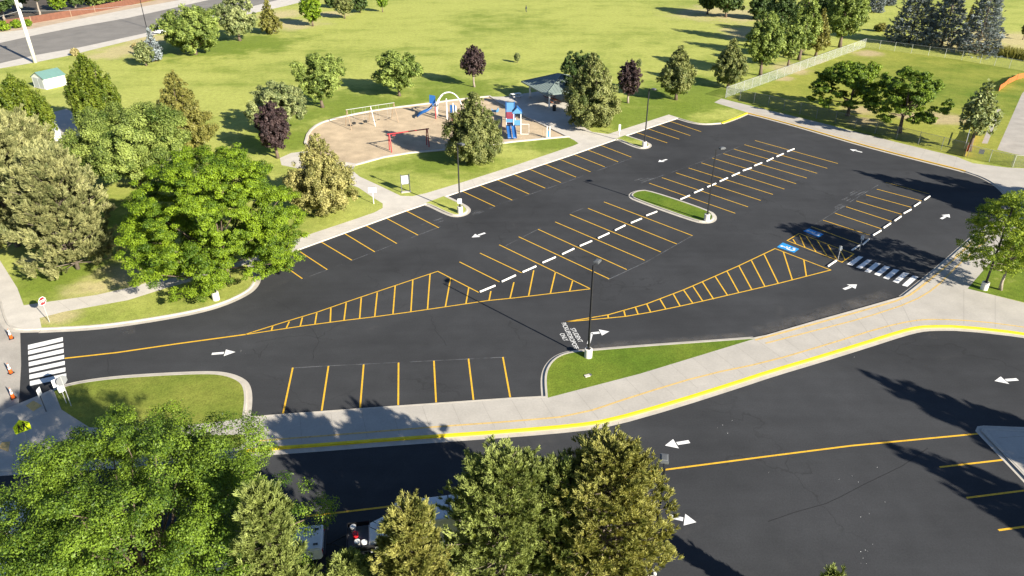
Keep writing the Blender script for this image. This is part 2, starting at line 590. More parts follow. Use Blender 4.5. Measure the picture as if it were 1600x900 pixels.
def kerb(name, pts, side, gw=0.4, kw=0.16, mt=None, mt_g=None, closed=False):
    """kerb swept along its back edge; side +1 puts the road on the left of the direction"""
    _kz[0] += 1
    e = (_kz[0] % 7) * 0.0009
    ht = TOP + 0.006 + e
    rows = [(0.0, TOP - 0.10), (0.0, ht), (kw, ht), (kw + 0.035, 0.012 + e)]
    lines = [(offset_line(pts, side * d, closed), z) for d, z in rows]
    mb = MB()
    n = len(pts)

    def strip(lines, mb):
        for (la, za), (lb, zb) in zip(lines, lines[1:]):
            for i in range(n if closed else n - 1):
                j = (i + 1) % n
                mb.quadface([(*la[i], za), (*la[j], za), (*lb[j], zb), (*lb[i], zb)])
    strip(lines, mb)
    if not gw:
        lines2 = [lines[-1], (offset_line(pts, side * (kw + 0.036), closed), -0.03)]
        strip(lines2, mb)
    o = struct(mb.build(name, mt or M['kerb']))
    if gw:
        g = MB()
        strip([(offset_line(pts, side * (kw + 0.030), closed), 0.0125 + e), (offset_line(pts, side * (kw + gw), closed), 0.006 + e)], g)
        struct(g.build('gutter', mt_g or M['kerb']))
    return o

# ================================================================== SETTING
def T(pts, z=TOP):
    return [P2(x, y, z) for x, y in pts]


# runs of the main lot's rim, clockwise on the photograph: back edges of the kerbs
run_nose = chaikin(T([(65, 512), (150, 508), (225, 498), (300, 485), (345, 473), (382, 456), (394, 444), (397, 433), (391, 422), (385, 414), (392, 410)]))
run_rowa = T([(392, 410), (412, 403.5), (463.75, 389), (633, 328), (661, 318.5)])
run_isl1 = chaikin(T([(661, 318.5), (668, 316), (704, 333.5), (716, 335.5), (727, 331.5), (729, 325.5), (720, 319), (693, 306.5)]), 2)
run_rowb = T([(693, 306.5), (721, 297), (893.75, 240.5), (960, 217.5)])
run_isl2 = chaikin(T([(960, 217.5), (967, 216), (998, 229.5), (1008, 230), (1013.5, 226.5), (1010, 222.5), (976, 211.5)]), 2)
run_rowc = T([(976, 211.5), (1020, 196.5), (1059, 183.5)])
run_curve = chaikin(T([(1059, 183.5), (1080, 190), (1100, 193.5), (1126, 191.5)]), 2)
run_curve_y = chaikin(T([(1126, 191.5), (1148, 184), (1167, 175.5)]), 1)
run_far = chaikin(T([(1167, 175.5), (1200, 183.5), (1250, 197), (1300, 211.5), (1347, 225), (1400, 239), (1450, 251.5), (1500, 264), (1510, 267)]), 1)
run_bend = chaikin(T([(1510, 267), (1540, 277), (1563, 291), (1579, 308), (1584, 322), (1576, 336), (1560, 347), (1542, 356), (1515, 378), (1480, 410), (1440, 443), (1413, 464)]), 2)
run_low = T([(1413, 464), (1350, 482), (1275, 503), (1200, 525), (1180, 529)])
run_tri = chaikin(T([(1180, 529), (1100, 535), (1000, 542), (922, 548.5), (890, 551), (870, 559), (858, 573), (853.5, 590), (856, 621.5)]), 2)
run_bot = T([(856, 621.5), (845, 621), (797, 623.5), (590, 638), (400, 652), (378, 654)])
run_isl3 = chaikin(T([(378, 654), (382, 625), (380, 605), (372, 595), (352, 587), (325, 584), (250, 587), (175, 592), (117, 600), (84, 610)]), 2)
run_apr = T([(84, 610), (60, 621), (28, 634), (-8, 650)])
edge_left = T([(-8, 650), (-160, 700), (-320, 640), (-260, 380), (-90, 330)])
run_corner = chaikin(T([(-90, 330), (-40, 395), (0, 458), (9, 500), (24, 513), (65, 512)]), 2)
runs = [run_nose, run_rowa, run_isl1, run_rowb, run_isl2, run_rowc, run_curve, run_curve_y, run_far, run_bend, run_low, run_tri, run_bot, run_isl3, run_apr, edge_left, run_corner]
ring = []
for r_ in runs:
    ring += r_[:-1]

# lower drive and lot
runb_north_w = T([(-200, 755), (-60, 735), (60, 728), (200, 719), (330, 708), (380, 703.5)])
runb_north = chaikin(T([(380, 703.5), (400, 699.5), (520, 691), (600, 684.5), (700, 677.5), (800, 670.5), (900, 662), (950, 654.5), (1050, 626.5), (1150, 595), (1200, 578.5), (1275, 556.5), (1350, 533.5), (1405, 516), (1430, 510), (1450, 508), (1500, 508), (1600, 519), (1720, 540)]), 1)
runb_south = chaikin(T([(1500, 1080), (1190, 975), (1120, 928), (1000, 912), (500, 908), (100, 925), (-200, 935)]), 1)
ringb = runb_north_w[:-1] + runb_north + T([(1900, 560), (2600, 640), (2600, 1000), (1900, 1200), (1500, 1080)]) + runb_south

gm = lawn_mat('lawn_grass', (0.145, 0.200, 0.024), (0.350, 0.370, 0.088), (0.46, 0.385, 0.20), bias=0.09, stripes=0.32,
              tan_at=[(195, 433, 3.5), (150, 449, 3.0), (232, 425, 2.5), (90, 492, 2.0), (205, 75, 9), (175, 84, 7), (235, 62, 8), (455, 38, 9), (440, 22, 8), (520, 22, 6), (1240, 108, 6), (1130, 22, 16),
                      (1300, 100, 5), (1357, 83, 5), (1500, 70, 10), (1580, 62, 14), (1480, 186, 4.5), (1430, 182, 4), (1340, 172, 4), (1350, 190, 3), (1175, 52, 9), (40, 408, 1.5)],
              green_at=[(700, 245, 9), (860, 225, 6), (560, 165, 14), (450, 215, 9), (720, 140, 13), (1000, 180, 14), (1080, 150, 13), (1330, 130, 22), (1450, 160, 20), (1260, 165, 18), (1520, 200, 14), (130, 350, 8), (80, 430, 5), (300, 75, 16), (390, 68, 14)])
BIG = [(-1500, -600), (1500, -600), (1500, 2500), (-1500, 2500)]
sheet('ground', BIG, TOP, gm, holes=[ring, ringb])
sheet('parking_lot', T([(-330, 330), (1700, 100), (2700, 600), (2700, 1150), (1500, 1250), (-330, 1050)], 0), 0.0, M['asphalt'])
# street gutter and apron at the lower left
sheet('street_apron', T([(31, 500), (33, 570), (29, 640), (-8, 652), (-12, 575), (-2, 500), (10, 498)], 0), 0.004, M['concrete_old'])

# kerbs
kerb('kerb', run_nose, -1, 0.50)
kerb('kerb', run_rowa, -1, 0, 0.16)
kerb('kerb', run_isl1, -1, 0.38)
kerb('kerb', run_rowb, -1, 0, 0.16)
kerb('kerb', run_isl2, -1, 0.38)
kerb('kerb', run_rowc, -1, 0, 0.16)
kerb('kerb', run_curve, -1, 0.35)
kerb('yellow_kerb', run_curve_y, -1, 0.35, 0.25, M['yellow_kerb'])
kerb('yellow_kerb', run_far, -1, 0.45, 0.20, M['yellow'])
kerb('kerb', run_bend, -1, 0.30)
kerb('kerb', run_low, -1, 0.0, 0.18)
kerb('kerb', run_tri, -1, 0.30)
kerb('kerb', run_bot, -1, 0.0, 0.16)
kerb('kerb', run_isl3, -1, 0.40)
kerb('kerb', run_apr, -1, 0.30)
kerb('kerb', run_corner, -1, 0.40)
kerb('kerb', runb_north_w, -1, 0.45)
kerb('yellow_kerb', runb_north, -1, 0.50, 0.22, M['yellow_kerb'])

# pavements
low_top = T([(-160, 700), (-8, 650)]) + run_apr[::-1][1:] + run_isl3[::-1][1:] + run_bot[::-1][1:] + T([(1000, 584), (1180, 529)]) + run_low[::-1][1:] + run_bend[::-1][1:-1]
mid = [p for p in run_bend[::-1]]
far_pts = run_far[::-1]
# between the lots (its left end under the locust is broken by a lawn strip built on top)
pv1 = T([(-160, 700), (-8, 650), (28, 634), (60, 621), (84, 610), (96, 640), (140, 668), (300, 664), (378, 654)]) + run_bot[::-1][1:] + T([(1000, 584), (1180, 529)]) + run_low[::-1][1:] + run_bend[::-1][1:] \
    + T([(1520, 255), (1575, 262), (1760, 268), (1760, 345), (1600, 352), (1578, 376), (1550, 407), (1512, 451), (1600, 473), (1760, 505)]) + runb_north[::-1] + runb_north_w[::-1][1:]
sheet('pavement', pv1, TOP + 0.004, M['concrete'])
pv2 = T([(1116, 160), (1127, 154), (1200, 172), (1275, 190), (1400, 222), (1495, 245), (1520, 255)]) + run_far[::-1]
sheet('pavement', pv2, TOP + 0.004, M['concrete'])
top_a = run_rowa + run_isl1[:3] + [run_isl1[-1]]
pv3 = run_rowa + run_rowb + run_rowc + T([(1061, 184), (1045, 179), (950, 209.5), (925, 206), (908, 196), (905, 180), (912, 168), (900, 156), (880, 147), (840, 143), (812, 147), (795, 151), (765, 151), (800, 172), (856, 199), (887, 214), (897, 219), (904, 224), (895, 228), (800, 260), (725, 284), (665, 302),
        (645, 306.5), (626, 306), (595, 291), (562, 276), (550, 266), (556, 258), (535, 254), (500, 247), (480, 236), (455, 239), (437, 247), (440, 258), (490, 268), (535, 284), (560, 293), (585, 310), (598, 318), (598, 325), (585, 332), (550, 344), (490, 364),
        (410, 394), (380, 403), (330, 415), (290, 424), (212, 447), (150, 461), (37, 477), (27, 450), (0, 407), (-90, 300)]) + run_corner[:] + T([(62, 497), (100, 487), (200, 469), (260, 450), (330, 431), (375, 416)])
sheet('pavement', pv3, TOP + 0.004, M['concrete_pale'])
# concrete joints across the walks
jm = MB()
def joints(a, b, n, z=TOP + 0.007, w=0.02):
    """n cuts between two edge lines given by end points in pixels"""
    (a0, a1), (b0, b1) = a, b
    A0, A1, B0, B1 = (np.array(P2(*p)) for p in (a0, a1, b0, b1))
    for i in range(n + 1):
        t = i / n
        ribbon(jm, [tuple(A0 + (A1 - A0) * t), tuple(B0 + (B1 - B0) * t)], w, z)
joints(((420, 652), (845, 621.5)), ((420, 696), (870, 660)), 9)
joints(((900, 611), (1180, 530)), ((935, 654), (1230, 565)), 8)
joints(((1215, 521), (1405, 467)), ((1262, 557), (1425, 509)), 5)
joints(((1506, 452), (1506, 452)), ((1506, 506), (1506, 506)), 1)
joints(((1555, 463), (1555, 463)), ((1555, 512), (1555, 512)), 1)
joints(((425, 399), (655, 321)), ((425, 389), (590, 331)), 14)
joints(((725, 296), (955, 219)), ((725, 284.5), (900, 227)), 16)
joints(((985, 208), (1055, 185)), ((960, 206.5), (1042, 180)), 6)
joints(((1185, 180), (1490, 261)), ((1200, 172.5), (1495, 246)), 14)
joints(((110, 485), (255, 452)), ((90, 470), (230, 443)), 5)
struct(jm.build('pavement_joints', M['joint']))

# small lawns with their own grass
gn = lawn_mat('watered_grass', (0.085, 0.145, 0.013), (0.190, 0.225, 0.028), (0.36, 0.30, 0.15), bias=-0.05)
sheet('lawn', run_tri[:-1] + T([(856, 621.5), (1000, 584)]), TOP + 0.003, gn)
ge = lawn_mat('fenced_grass', (0.105, 0.160, 0.016), (0.270, 0.280, 0.050), (0.42, 0.33, 0.19), bias=0.05, tan_at=[(1240, 110, 4), (1357, 84, 4), (1480, 187, 4.5), (1430, 183, 3), (1340, 172, 3), (1352, 190, 3), (1220, 122, 3)])
sheet('lawn', T([(1134, 153.5), (1351, 74.3), (1397, 80), (1450, 87), (1502, 94), (1531, 99), (1600, 111), (1700, 130), (1700, 266), (1575, 261.5), (1495, 244.5), (1400, 221.5), (1275, 189.5), (1200, 171.5)]), TOP + 0.002, ge)
sheet('lawn', T([(1512, 451), (1550, 407), (1578, 377), (1602, 353), (1760, 347), (1760, 503), (1600, 472)]), TOP + 0.009, gn)
gd = lawn_mat('strip_grass', (0.105, 0.155, 0.018), (0.25, 0.255, 0.05), (0.36, 0.30, 0.15), bias=-0.02)  # grass of the lower left strips, deeper green than the open lawn
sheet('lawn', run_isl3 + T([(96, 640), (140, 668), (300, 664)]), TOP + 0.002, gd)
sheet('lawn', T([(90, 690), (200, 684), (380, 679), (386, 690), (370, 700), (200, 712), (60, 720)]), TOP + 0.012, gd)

# the long grass island in the middle of the lot
isl_m = chaikin(T([(755, 326), (760, 310), (792, 292.5), (850, 290), (1222, 416), (1252, 446), (1250, 472), (1212, 482), (1150, 474), (785, 343)] and
                  [(988.5, 306), (990, 302), (998, 298.5), (1012.5, 297.5), (1105.5, 329), (1113, 336), (1112.5, 342.5), (1103, 345.5), (1088, 343.5), (996, 311)]), 2, True)
sheet('lawn', isl_m, TOP, gn)
s_ = 1 if area2(isl_m) < 0 else -1
kerb('kerb', isl_m, s_, 0.36, closed=True)

# yellow guide lines on the pavements
ym = MB()
ribbon(ym, chaikin(T([(400, 689), (500, 681.5), (600, 673.5), (687, 666.5), (800, 658.5), (900, 649.5), (1000, 616), (1100, 586), (1200, 565.5), (1300, 536), (1375, 512.5), (1425, 501), (1462, 498.5), (1530, 502), (1600, 511), (1680, 524)]), 1), 0.16, TOP + 0.011)
ribbon(ym, chaikin(T([(1196, 536.5), (1275, 516), (1350, 497), (1425, 472), (1462, 450), (1490, 421), (1516, 397), (1540, 376)]), 1), 0.15, TOP + 0.011)
ribbon(ym, chaikin(T([(1180, 531.5), (1275, 505.5), (1352, 484.5), (1415, 466), (1443, 445.5), (1483, 412), (1518, 380)]), 1), 0.20, TOP + 0.013)
ribbon(ym, T([(1178, 176), (1262, 197), (1350, 222.5), (1420, 241)]), 0.10, TOP + 0.011)
struct(ym.build('pavement_lines', M['yellow_faded']))

# raised walk corner at the right edge of the lower lot
wc = T([(1533, 673), (1535, 668.5), (1542, 667.5), (1606, 670), (1900, 690), (2100, 900), (1760, 905), (1640, 785)])
sheet('pavement', wc, TOP, M['concrete'])
wi = offset_line(wc, -0.30 if area2(wc) < 0 else 0.30, True)
kerb('kerb', wi, 1 if area2(wc) < 0 else -1, 0.45, 0.16, closed=True)
wj = MB()
for a_, b_ in (((1560, 684), (1700, 676)), ((1590, 716), (1740, 706)), ((1640, 640), (1700, 720))):
    ribbon(wj, T([a_, b_]), .03, TOP + .004)
struct(wj.build('pavement_joints', M['joint']))

# street at the top left, with its walks and the verge of dirt beyond
z_ = TOP + 0.004
sheet('road', T([(-400, 128), (0, 67), (50, 56), (125, 41), (200, 28), (326, 0), (520, -40), (700, -64), (740, -54), (560, -27), (430, 1), (226, 52), (125, 74), (56, 86), (0, 99), (-400, 172)]), z_, M['road'])
sheet('pavement', T([(-400, 172), (0, 99), (56, 86), (125, 74), (226, 52), (430, 1), (560, -27), (572, -23), (452, 8), (340, 33), (230, 57), (147, 77), (112, 86), (50, 98.5), (0, 107), (-400, 184)]), z_ + 0.004, M['concrete_pale'])
sheet('pavement', T([(-400, 128), (0, 67), (50, 56), (125, 41), (200, 28), (326, 0), (520, -40), (480, -38), (275, 1), (200, 14.5), (112, 32), (50, 45), (0, 50.5), (-400, 100)]), z_ + 0.002, M['concrete_pale'])
sheet('dirt_verge', T([(-400, 100), (0, 50.5), (50, 45), (112, 32), (200, 14.5), (275, 1), (480, -38), (470, -45), (240, 1), (200, 9), (112, 26), (50, 36.5), (11, 41.5), (-400, 80)]), z_ + 0.006, M['dirt'])

sheet('yard_ground', T([(-400, 78), (11, 40.5), (50, 35.5), (112, 25), (200, 8), (245, -2), (330, -19), (330, -70), (-400, -20)]), z_ + 0.001, mat('yard_soil', (0.075, 0.06, 0.042), 0.95, 0.3, 0.3, fine=.2))
# concrete pad, slab and strip at the right edge; pad among the trees at the left
sheet('concrete_slab', T([(1558, 234), (1586, 241), (1720, 262), (1720, 120), (1604, 139), (1597, 146)]), z_, M['concrete_old'])
sheet('concrete_strip', T([(1534, 224), (1543, 224.5), (1564, 170.5), (1557, 170)]), z_, M['concrete_old'])
sheet('concrete_slab', T([(71, 178), (80, 176), (103, 170), (125, 180), (160, 232), (106, 238)]), z_, M['concrete'])

# play area: chip bed with a raised concrete rim
play = chaikin(T([(477, 224), (482, 207), (497, 194), (520, 186.5), (570, 175.5), (620, 168), (676, 161.5), (714, 156), (765, 151)]), 1)[:-1] + T([(765, 151), (800, 172), (856, 199), (887, 214), (849, 217.5), (802, 222), (750, 229), (695, 235), (640, 239.5), (600, 246), (556, 258), (520, 253), (490, 243)])
sheet('play_surface', play, TOP + 0.010, M['chips'])
rim = MB()
def raise_rim(pts, w, h, closed=False):
    a = offset_line(pts, w / 2, closed); b = offset_line(pts, -w / 2, closed)
    for i in range(len(pts) - 1):
        for q in (((*a[i], TOP), (*a[i], TOP + h), (*a[i + 1], TOP + h), (*a[i + 1], TOP)), ((*a[i], TOP + h), (*b[i], TOP + h), (*b[i + 1], TOP + h), (*a[i + 1], TOP + h)), ((*b[i], TOP + h), (*b[i], TOP), (*b[i + 1], TOP), (*b[i + 1], TOP + h))):
            rim.quadface(q)
cl = play + [play[0]]
raise_rim(cl, 0.34, 0.16)
struct(rim.build('play_area_rim', M['concrete_pale']))

# ------------------------------------------------------------------ paint on the asphalt
ZP = 0.006
stall = MB(); W_ = 0.115
def line(mb, a, b, w=W_, z=ZP):
    ribbon(mb, [P2(*a, 0), P2(*b, 0)], w, z)
def zz(ox, oy, s=4.0):
    return lambda x, y: (ox + x / s, oy + y / s)
z6, z7, z8 = zz(400, 225), zz(800, 225), zz(1200, 225)
zb, zc, z3 = zz(400, 450), zz(800, 450), zz(800, 0)
for a, b in [((95, 705), (290, 842)), ((255, 660), (445, 785)), ((395, 605), (598, 726)), ((543, 553), (742, 674)), ((678, 505), (880, 622)), ((808, 460), (1013, 570)), ((933, 415), (1143, 524)), ((1285, 293), (1493, 390))]:
    line(stall, z6(*a), z6(*b))
# second run of the kerb row: equal steps between measured ends
a0, b0, a1, b1 = np.array((721, 298.)), np.array((773, 322.5)), np.array((936, 226.)), np.array((986.5, 245.5))
A0, B0, A1, B1 = (np.array(P2(*p, 0)) for p in (a0, b0, a1, b1))
nst = round(float(np.linalg.norm(A1 - A0)) / 2.74)
for i in range(1, nst + 1):
    t = i / nst
    ribbon(stall, [tuple(A0 + (A1 - A0) * t), tuple(B0 + (B1 - B0) * t)], W_, ZP)
for a, b in [((770, 825), (970, 893)), ((850, 805), (1045, 870)), ((915, 780), (1115, 848)), ((985, 757), (1182, 823))]:
    line(stall, z3(*a), z3(*b))
for a, b in [((575, 362), (1128, 573)), ((475, 402), (1030, 625)), ((362, 440), (930, 675)), ((270, 487), (828, 727)), ((163, 533), (717, 785)), ((42, 580), (607, 843)), ((-80, 630), (486, 903)), ((-200, 682), (60, 805)), ((-328, 737), (-78, 862))]:
    line(stall, z7(*a), z7(*b))
for a, b in [((1014.5, 286.25), (1148.75, 333.25)), ((1034.25, 277.5), (1168.75, 323.25)), ((1056.25, 270), (1188.75, 313.25)), ((1076, 262.5), (1207.5, 303.75)), ((1095.75, 254.5), (1225.75, 295.5)), ((1113, 247), (1243.75, 287)),
             ((1130, 240), (1260.75, 278.25)), ((1146.75, 233), (1276.75, 270.75)), ((1163, 226), (1292.5, 263)), ((1179.5, 219.5), (1309, 255.5)),
             ((1370, 295.5), (1440, 314)), ((1353, 304.5), (1424, 324)), ((1338, 314), (1409, 335)), ((1322, 323), (1393, 346)), ((1304.5, 333), (1377, 357.5)), ((1286, 344), (1359, 367.5)), ((1267.5, 354), (1344, 382)), ((1384, 285), (1452, 303)),
             ((1468, 730), (1581, 717)), ((1510, 778), (1620, 764)), ((1560, 828.5), (1680, 812)), ((1020, 736.5), (1200, 713)), ((1200, 713), (1330, 696.5)), ((1330, 696.5), (1536, 677)), ((478, 807), (600, 792.5)), ((600, 792.5), (760, 771)), ((760, 771), (1020, 736.5))]:
    line(stall, a, b, W_ if a[1] < 640 else 0.14)
for a, b in [((230, 498), (168, 790)), ((453, 488), (410, 772)), ((673, 478), (650, 755)), ((891, 467), (889, 738)), ((1112, 455), (1126, 723)), ((1328, 442), (1360, 705)), ((1543, 432), (1590, 690))]:
    line(stall, zb(*a), zb(*b), 0.125)
struct(stall.build('stall_lines', M['yellow']))

hat = MB()
def poly(mb, pts, w=W_, z=ZP + 0.004):
    ribbon(mb, T(pts, 0), w, z)
# centre line and the long wedge of hatching by the double row
poly(hat, [(101, 560), (182.5, 551), (275, 537.5), (385, 522.5)], 0.17)
poly(hat, [(384, 522.3), (450, 501.5), (495, 488), (541, 472), (590, 455.5), (684, 424), (748, 457)])
poly(hat, [(384, 522.8), (472, 509.5), (536, 501), (586, 495), (641, 487.5), (696, 479.5), (764, 469.5), (800, 466), (922, 451.5)])
for a, b in [((426, 510), (424, 517)), ((452, 502.5), (447.5, 512.5)), ((472.5, 496), (469, 510)), ((495, 489), (492, 507)), ((517, 481), (516, 504)), ((541, 473), (537.5, 501)), ((564.5, 465), (562, 497.5)), ((589.5, 457), (585.5, 495)),
             ((617.5, 446), (614, 491)), ((645, 437.5), (642, 487.5)), ((672, 428), (668, 483)), ((704, 435), (696, 479)), ((732.5, 449), (728, 475)), ((767, 455), (764, 470)), ((803, 441), (797, 466)), ((834, 422.5), (826, 462)), ((868, 424.5), (860, 458.5)), ((895, 438), (890, 455))]:
    line(hat, a, b, 0.12, ZP)
# wedge by the accessible stalls
poly(hat, [(885, 502.8), (950, 492), (1010, 475), (1068, 453), (1097, 440.5), (1154, 415.5), (1211, 388.5), (1298, 422), (1216, 443), (1154, 457.5), (1098, 470.5), (1062.5, 478.5), (1016, 488), (977, 494.5), (930, 499), (885, 502.8)])
for a, b in [((950, 492.5), (950.5, 497.5)), ((975, 486), (977, 494)), ((993, 480.5), (997, 491)), ((1010.5, 475), (1016.5, 487.5)), ((1031, 467), (1040.5, 483)), ((1052, 459.5), (1062.5, 478)), ((1068, 453), (1082.5, 474)), ((1082.5, 447), (1098, 470.5)),
             ((1097.5, 440.5), (1115, 467.5)), ((1117.5, 432), (1137, 462)), ((1136, 424), (1154.5, 457.5)), ((1154.5, 415.5), (1175, 453)), ((1174, 407), (1195, 447.5)), ((1194, 397.5), (1216, 443)), ((1224, 393.5), (1238, 437.5)), ((1256, 406), (1260, 432))]:
    line(hat, a, b, 0.12, ZP)
q = lambda x, y: (1200 + x * .15, 340 + y * .15)
poly(hat, [q(325, 165), q(895, 380), q(770, 465), q(200, 240), q(325, 165)])
for a, b in [((260, 225), (290, 272)), ((330, 185), (385, 312)), ((400, 195), (500, 357)), ((510, 235), (615, 398)), ((620, 282), (725, 445)), ((745, 328), (805, 440))]:
    line(hat, q(*a), q(*b), 0.11, ZP)
struct(hat.build('hatched_markings', M['yellow']))

cw = MB()
def quad_px(mb, pts, z=ZP):
    p = T(pts, 0)
    if area2(p) < 0:
        p = p[::-1]
    mb.quadface([(*k, z) for k in p])
for l0, l1, r0, r1, xl, xr in [(357, 385, 307, 332, 175, 393), (393, 417, 344, 368, 176, 396), (430, 453, 380, 405, 178, 398), (465, 490, 418, 442, 180, 401), (505, 530, 456, 480, 182, 405), (543, 570, 496, 522, 184, 409), (583, 612, 534, 562, 187, 414)]:
    quad_px(cw, [(xl / 4, 450 + l0 / 4), (xr / 4, 450 + r0 / 4), (xr / 4, 450 + r1 / 4), (xl / 4, 450 + l1 / 4)])
for pts in [((945, 400), (993, 410), (880, 500), (820, 485)), ((1035, 435), (1085, 443), (970, 535), (918, 518)), ((1120, 468), (1175, 480), (1060, 575), (1005, 560)), ((1215, 500), (1275, 515), (1160, 610), (1105, 590)),
            ((1310, 535), (1370, 548), (1255, 645), (1198, 628)), ((1410, 570), (1472, 580), (1355, 685), (1298, 665)), ((1510, 603), (1570, 617), (1452, 720), (1395, 705))]:
    quad_px(cw, [q(*p) for p in pts])
struct(cw.build('crosswalk_stripes', M['white_paint']))

ar = MB()
def arrow(tail, tip, sw=0.30, hw=0.95, hl=0.45, gap=0.08):
    a, b = np.array(P2(*tail, 0)), np.array(P2(*tip, 0))
    d = b - a; L_ = np.linalg.norm(d); d = d / L_; n = np.array((-d[1], d[0]))
    h = b - d * L_ * hl; s = h - d * gap
    ar.quadface([(*(a - n * sw / 2), ZP), (*(s - n * sw / 2), ZP), (*(s + n * sw / 2), ZP), (*(a + n * sw / 2), ZP)])
    ar.quadface([(*(h - n * hw / 2), ZP), (*b, ZP), (*(h + n * hw / 2), ZP)])
for a, b in [((331, 553), (368, 550)), ((758, 364), (737, 371)), ((1042, 249), (1028.5, 253.2)), ((1347, 238), (1327.5, 233)), ((1470.5, 342), (1483.5, 334.8)), ((1318.5, 452), (1339, 444.5)), ((1077, 690), (1039, 696.2)), ((1047, 807), (1088, 816)), ((1590, 592.8), (1554, 595.3))]:
    arrow(a, b)
arrow((924, 521), (952, 518), 0.30, 0.95, 0.5)
line(ar, (924.3, 520.2), (919.5, 537.5), 0.26, ZP)
struct(ar.build('lane_arrows', M['white_paint']))

# paint splashes, dropped paint specks
sp = MB(); rs = random.Random(4)
for (x, y, n, r) in [(1335, 752, 3, 2.0), (1340, 872, 3, .5), (1310, 548, 4, 1.2), (1125, 665, 4, 1.0), (1355, 868, 4, 1.2), (1250, 425, 4, 1.0), (1322, 424, 2, .3), (372, 545, 4, .8), (1320, 760, 5, 3)]:
    c = P2(x, y, 0)
    for _ in range(n):
        dx, dy = rs.gauss(0, r * .5), rs.gauss(0, r * .5); s = rs.uniform(.010, .026)
        k = rs.randint(5, 7); a0_ = rs.uniform(0, 6)
        sp.quadface([(c[0] + dx + s * rs.uniform(.6, 1.2) * math.cos(a0_ + 6.283 * i / k), c[1] + dy + s * rs.uniform(.6, 1.2) * math.sin(a0_ + 6.283 * i / k), ZP + .003) for i in range(k)])
struct(sp.build('paint_specks', M['white_paint']))
# chalked layout lines
ch = MB()
for pts in [[(470, 437), (550, 407), (688, 354)], [(745, 335), (775, 321.5), (880, 286), (990, 246)], [(455, 575), (515, 571.5), (568, 569), (680, 563.5), (790, 558)], [(890, 334), (912, 325)], [(950, 437), (1010, 409), (1084, 367)], [(1005, 284), (1030, 276), (1098, 252), (1160, 227)],
            [(1255, 362), (1300, 334), (1345, 305), (1372, 289)], [(790, 384), (845, 356)], [(800, 313), (780, 318)]]:
    poly(ch, pts, 0.06, 0.003)
for x, y in [(1340, 302), (1328, 312), (1315, 322), (1013, 282), (1006, 280), (680, 348), (752, 330)]:
    c = P2(x, y, 0)
    for k in range(5):
        e = rs.uniform(-.45, .45); l_ = rs.uniform(.5, 1.6)
        ribbon(ch, [(c[0] - .7 * l_ + e, c[1] - .6 * l_ - e), (c[0] + .7 * l_ + e, c[1] + .6 * l_ - e)], rs.uniform(.03, .10), 0.003)
struct(ch.build('chalk_lines', M['chalk']))
du = MB()
for k in range(4):
    poly(du, [(1190 + 6 * k, 523 - k), (1235, 510 - k), (1290, 494 - k), (1350, 476 - k), (1400 - 8 * k, 461)], 2.6 - .6 * k, 0.001 + .0005 * k)
    poly(du, [(900 + 9 * k, 543 - .5 * k), (1000, 537), (1100, 530), (1180 - 6 * k, 524)], 1.3 - .3 * k, 0.001 + .0005 * k)
    poly(du, [(183 + 2 * k, 517), (196, 514), (212 - 2 * k, 511)], 2.2 - .5 * k, 0.001 + .0005 * k)
struct(du.build('dust_film', M['dust']))
# pavement crack and patch seam across the lower lot
ck = MB()
poly(ck, [(1200, 815), (1240, 801), (1290, 787), (1312, 777), (1350, 757), (1410, 728), (1450, 700)], 0.05, 0.003)
rs = random.Random(11)
for pts in [[(425, 468), (447, 478), (478, 500), (497, 529), (487, 562)], [(400, 535), (440, 527), (475, 523), (520, 532)], [(497, 529), (520, 512), (545, 500)], [(672, 493), (680, 515), (700, 540)], [(175, 620), (170, 560), (180, 545)], [(650, 385), (662, 412), (640, 440)], [(395, 545), (405, 560), (418, 538)], [(575, 430), (590, 440), (588, 450)]]:
    P = T(pts, 0); out = [P[0]]
    for a, b in zip(P, P[1:]):
        for k in range(1, 7):
            t = k / 6
            out.append((a[0] + (b[0] - a[0]) * t + rs.uniform(-.14, .14), a[1] + (b[1] - a[1]) * t + rs.uniform(-.14, .14)))
    ribbon(ck, out, 0.035, 0.002)
struct(ck.build('pavement_cracks', mat('crack_filler', (0.016, 0.016, 0.017), 0.8, 0.1)))

# blue accessible stall symbols with a white wheelchair figure
def uv_on(pts, u, v):
    p = [np.array(P2(*k, 0)) for k in pts]       # near-left, near-right, far-right, far-left of the sign
    return (p[0] * (1 - u) + p[1] * u) * (1 - v) + (p[3] * (1 - u) + p[2] * u) * v
bs = MB(); ws = MB()
for pts in [[(1241, 395), (1249, 389), (1223, 379), (1214, 386)], [(1279, 371), (1287, 366), (1264, 357), (1255, 361)]]:
    p = T(pts, 0)
    if area2(p) < 0:
        bs.quadface([(*k, ZP) for k in p[::-1]])
    else:
        bs.quadface([(*k, ZP) for k in p])
    def st(a, b, w):
        ribbon(ws, [tuple(uv_on(pts, *a)), tuple(uv_on(pts, *b))], w, ZP + .004)
    ring_ = [tuple(uv_on(pts, .48 + .24 * math.cos(t), .36 + .22 * math.sin(t))) for t in np.linspace(math.pi * .62, math.pi * 2.1, 12)]
    ribbon(ws, ring_, 0.16, ZP + .004)
    st((.40, .74), (.44, .46), .20); st((.44, .46), (.68, .44), .18); st((.68, .46), (.80, .18), .17); st((.42, .62), (.64, .60), .13); st((.80, .18), (.88, .21), .13)
    c = uv_on(pts, .39, .84)
    ws.quadface([(c[0] + .17 * math.cos(t), c[1] + .17 * math.sin(t), ZP + .004) for t in np.linspace(0, 6.283, 11)[:-1]])
struct(bs.build('accessible_stall_squares', M['blue_paint']))
struct(ws.build('accessible_stall_figures', M['white_paint']))


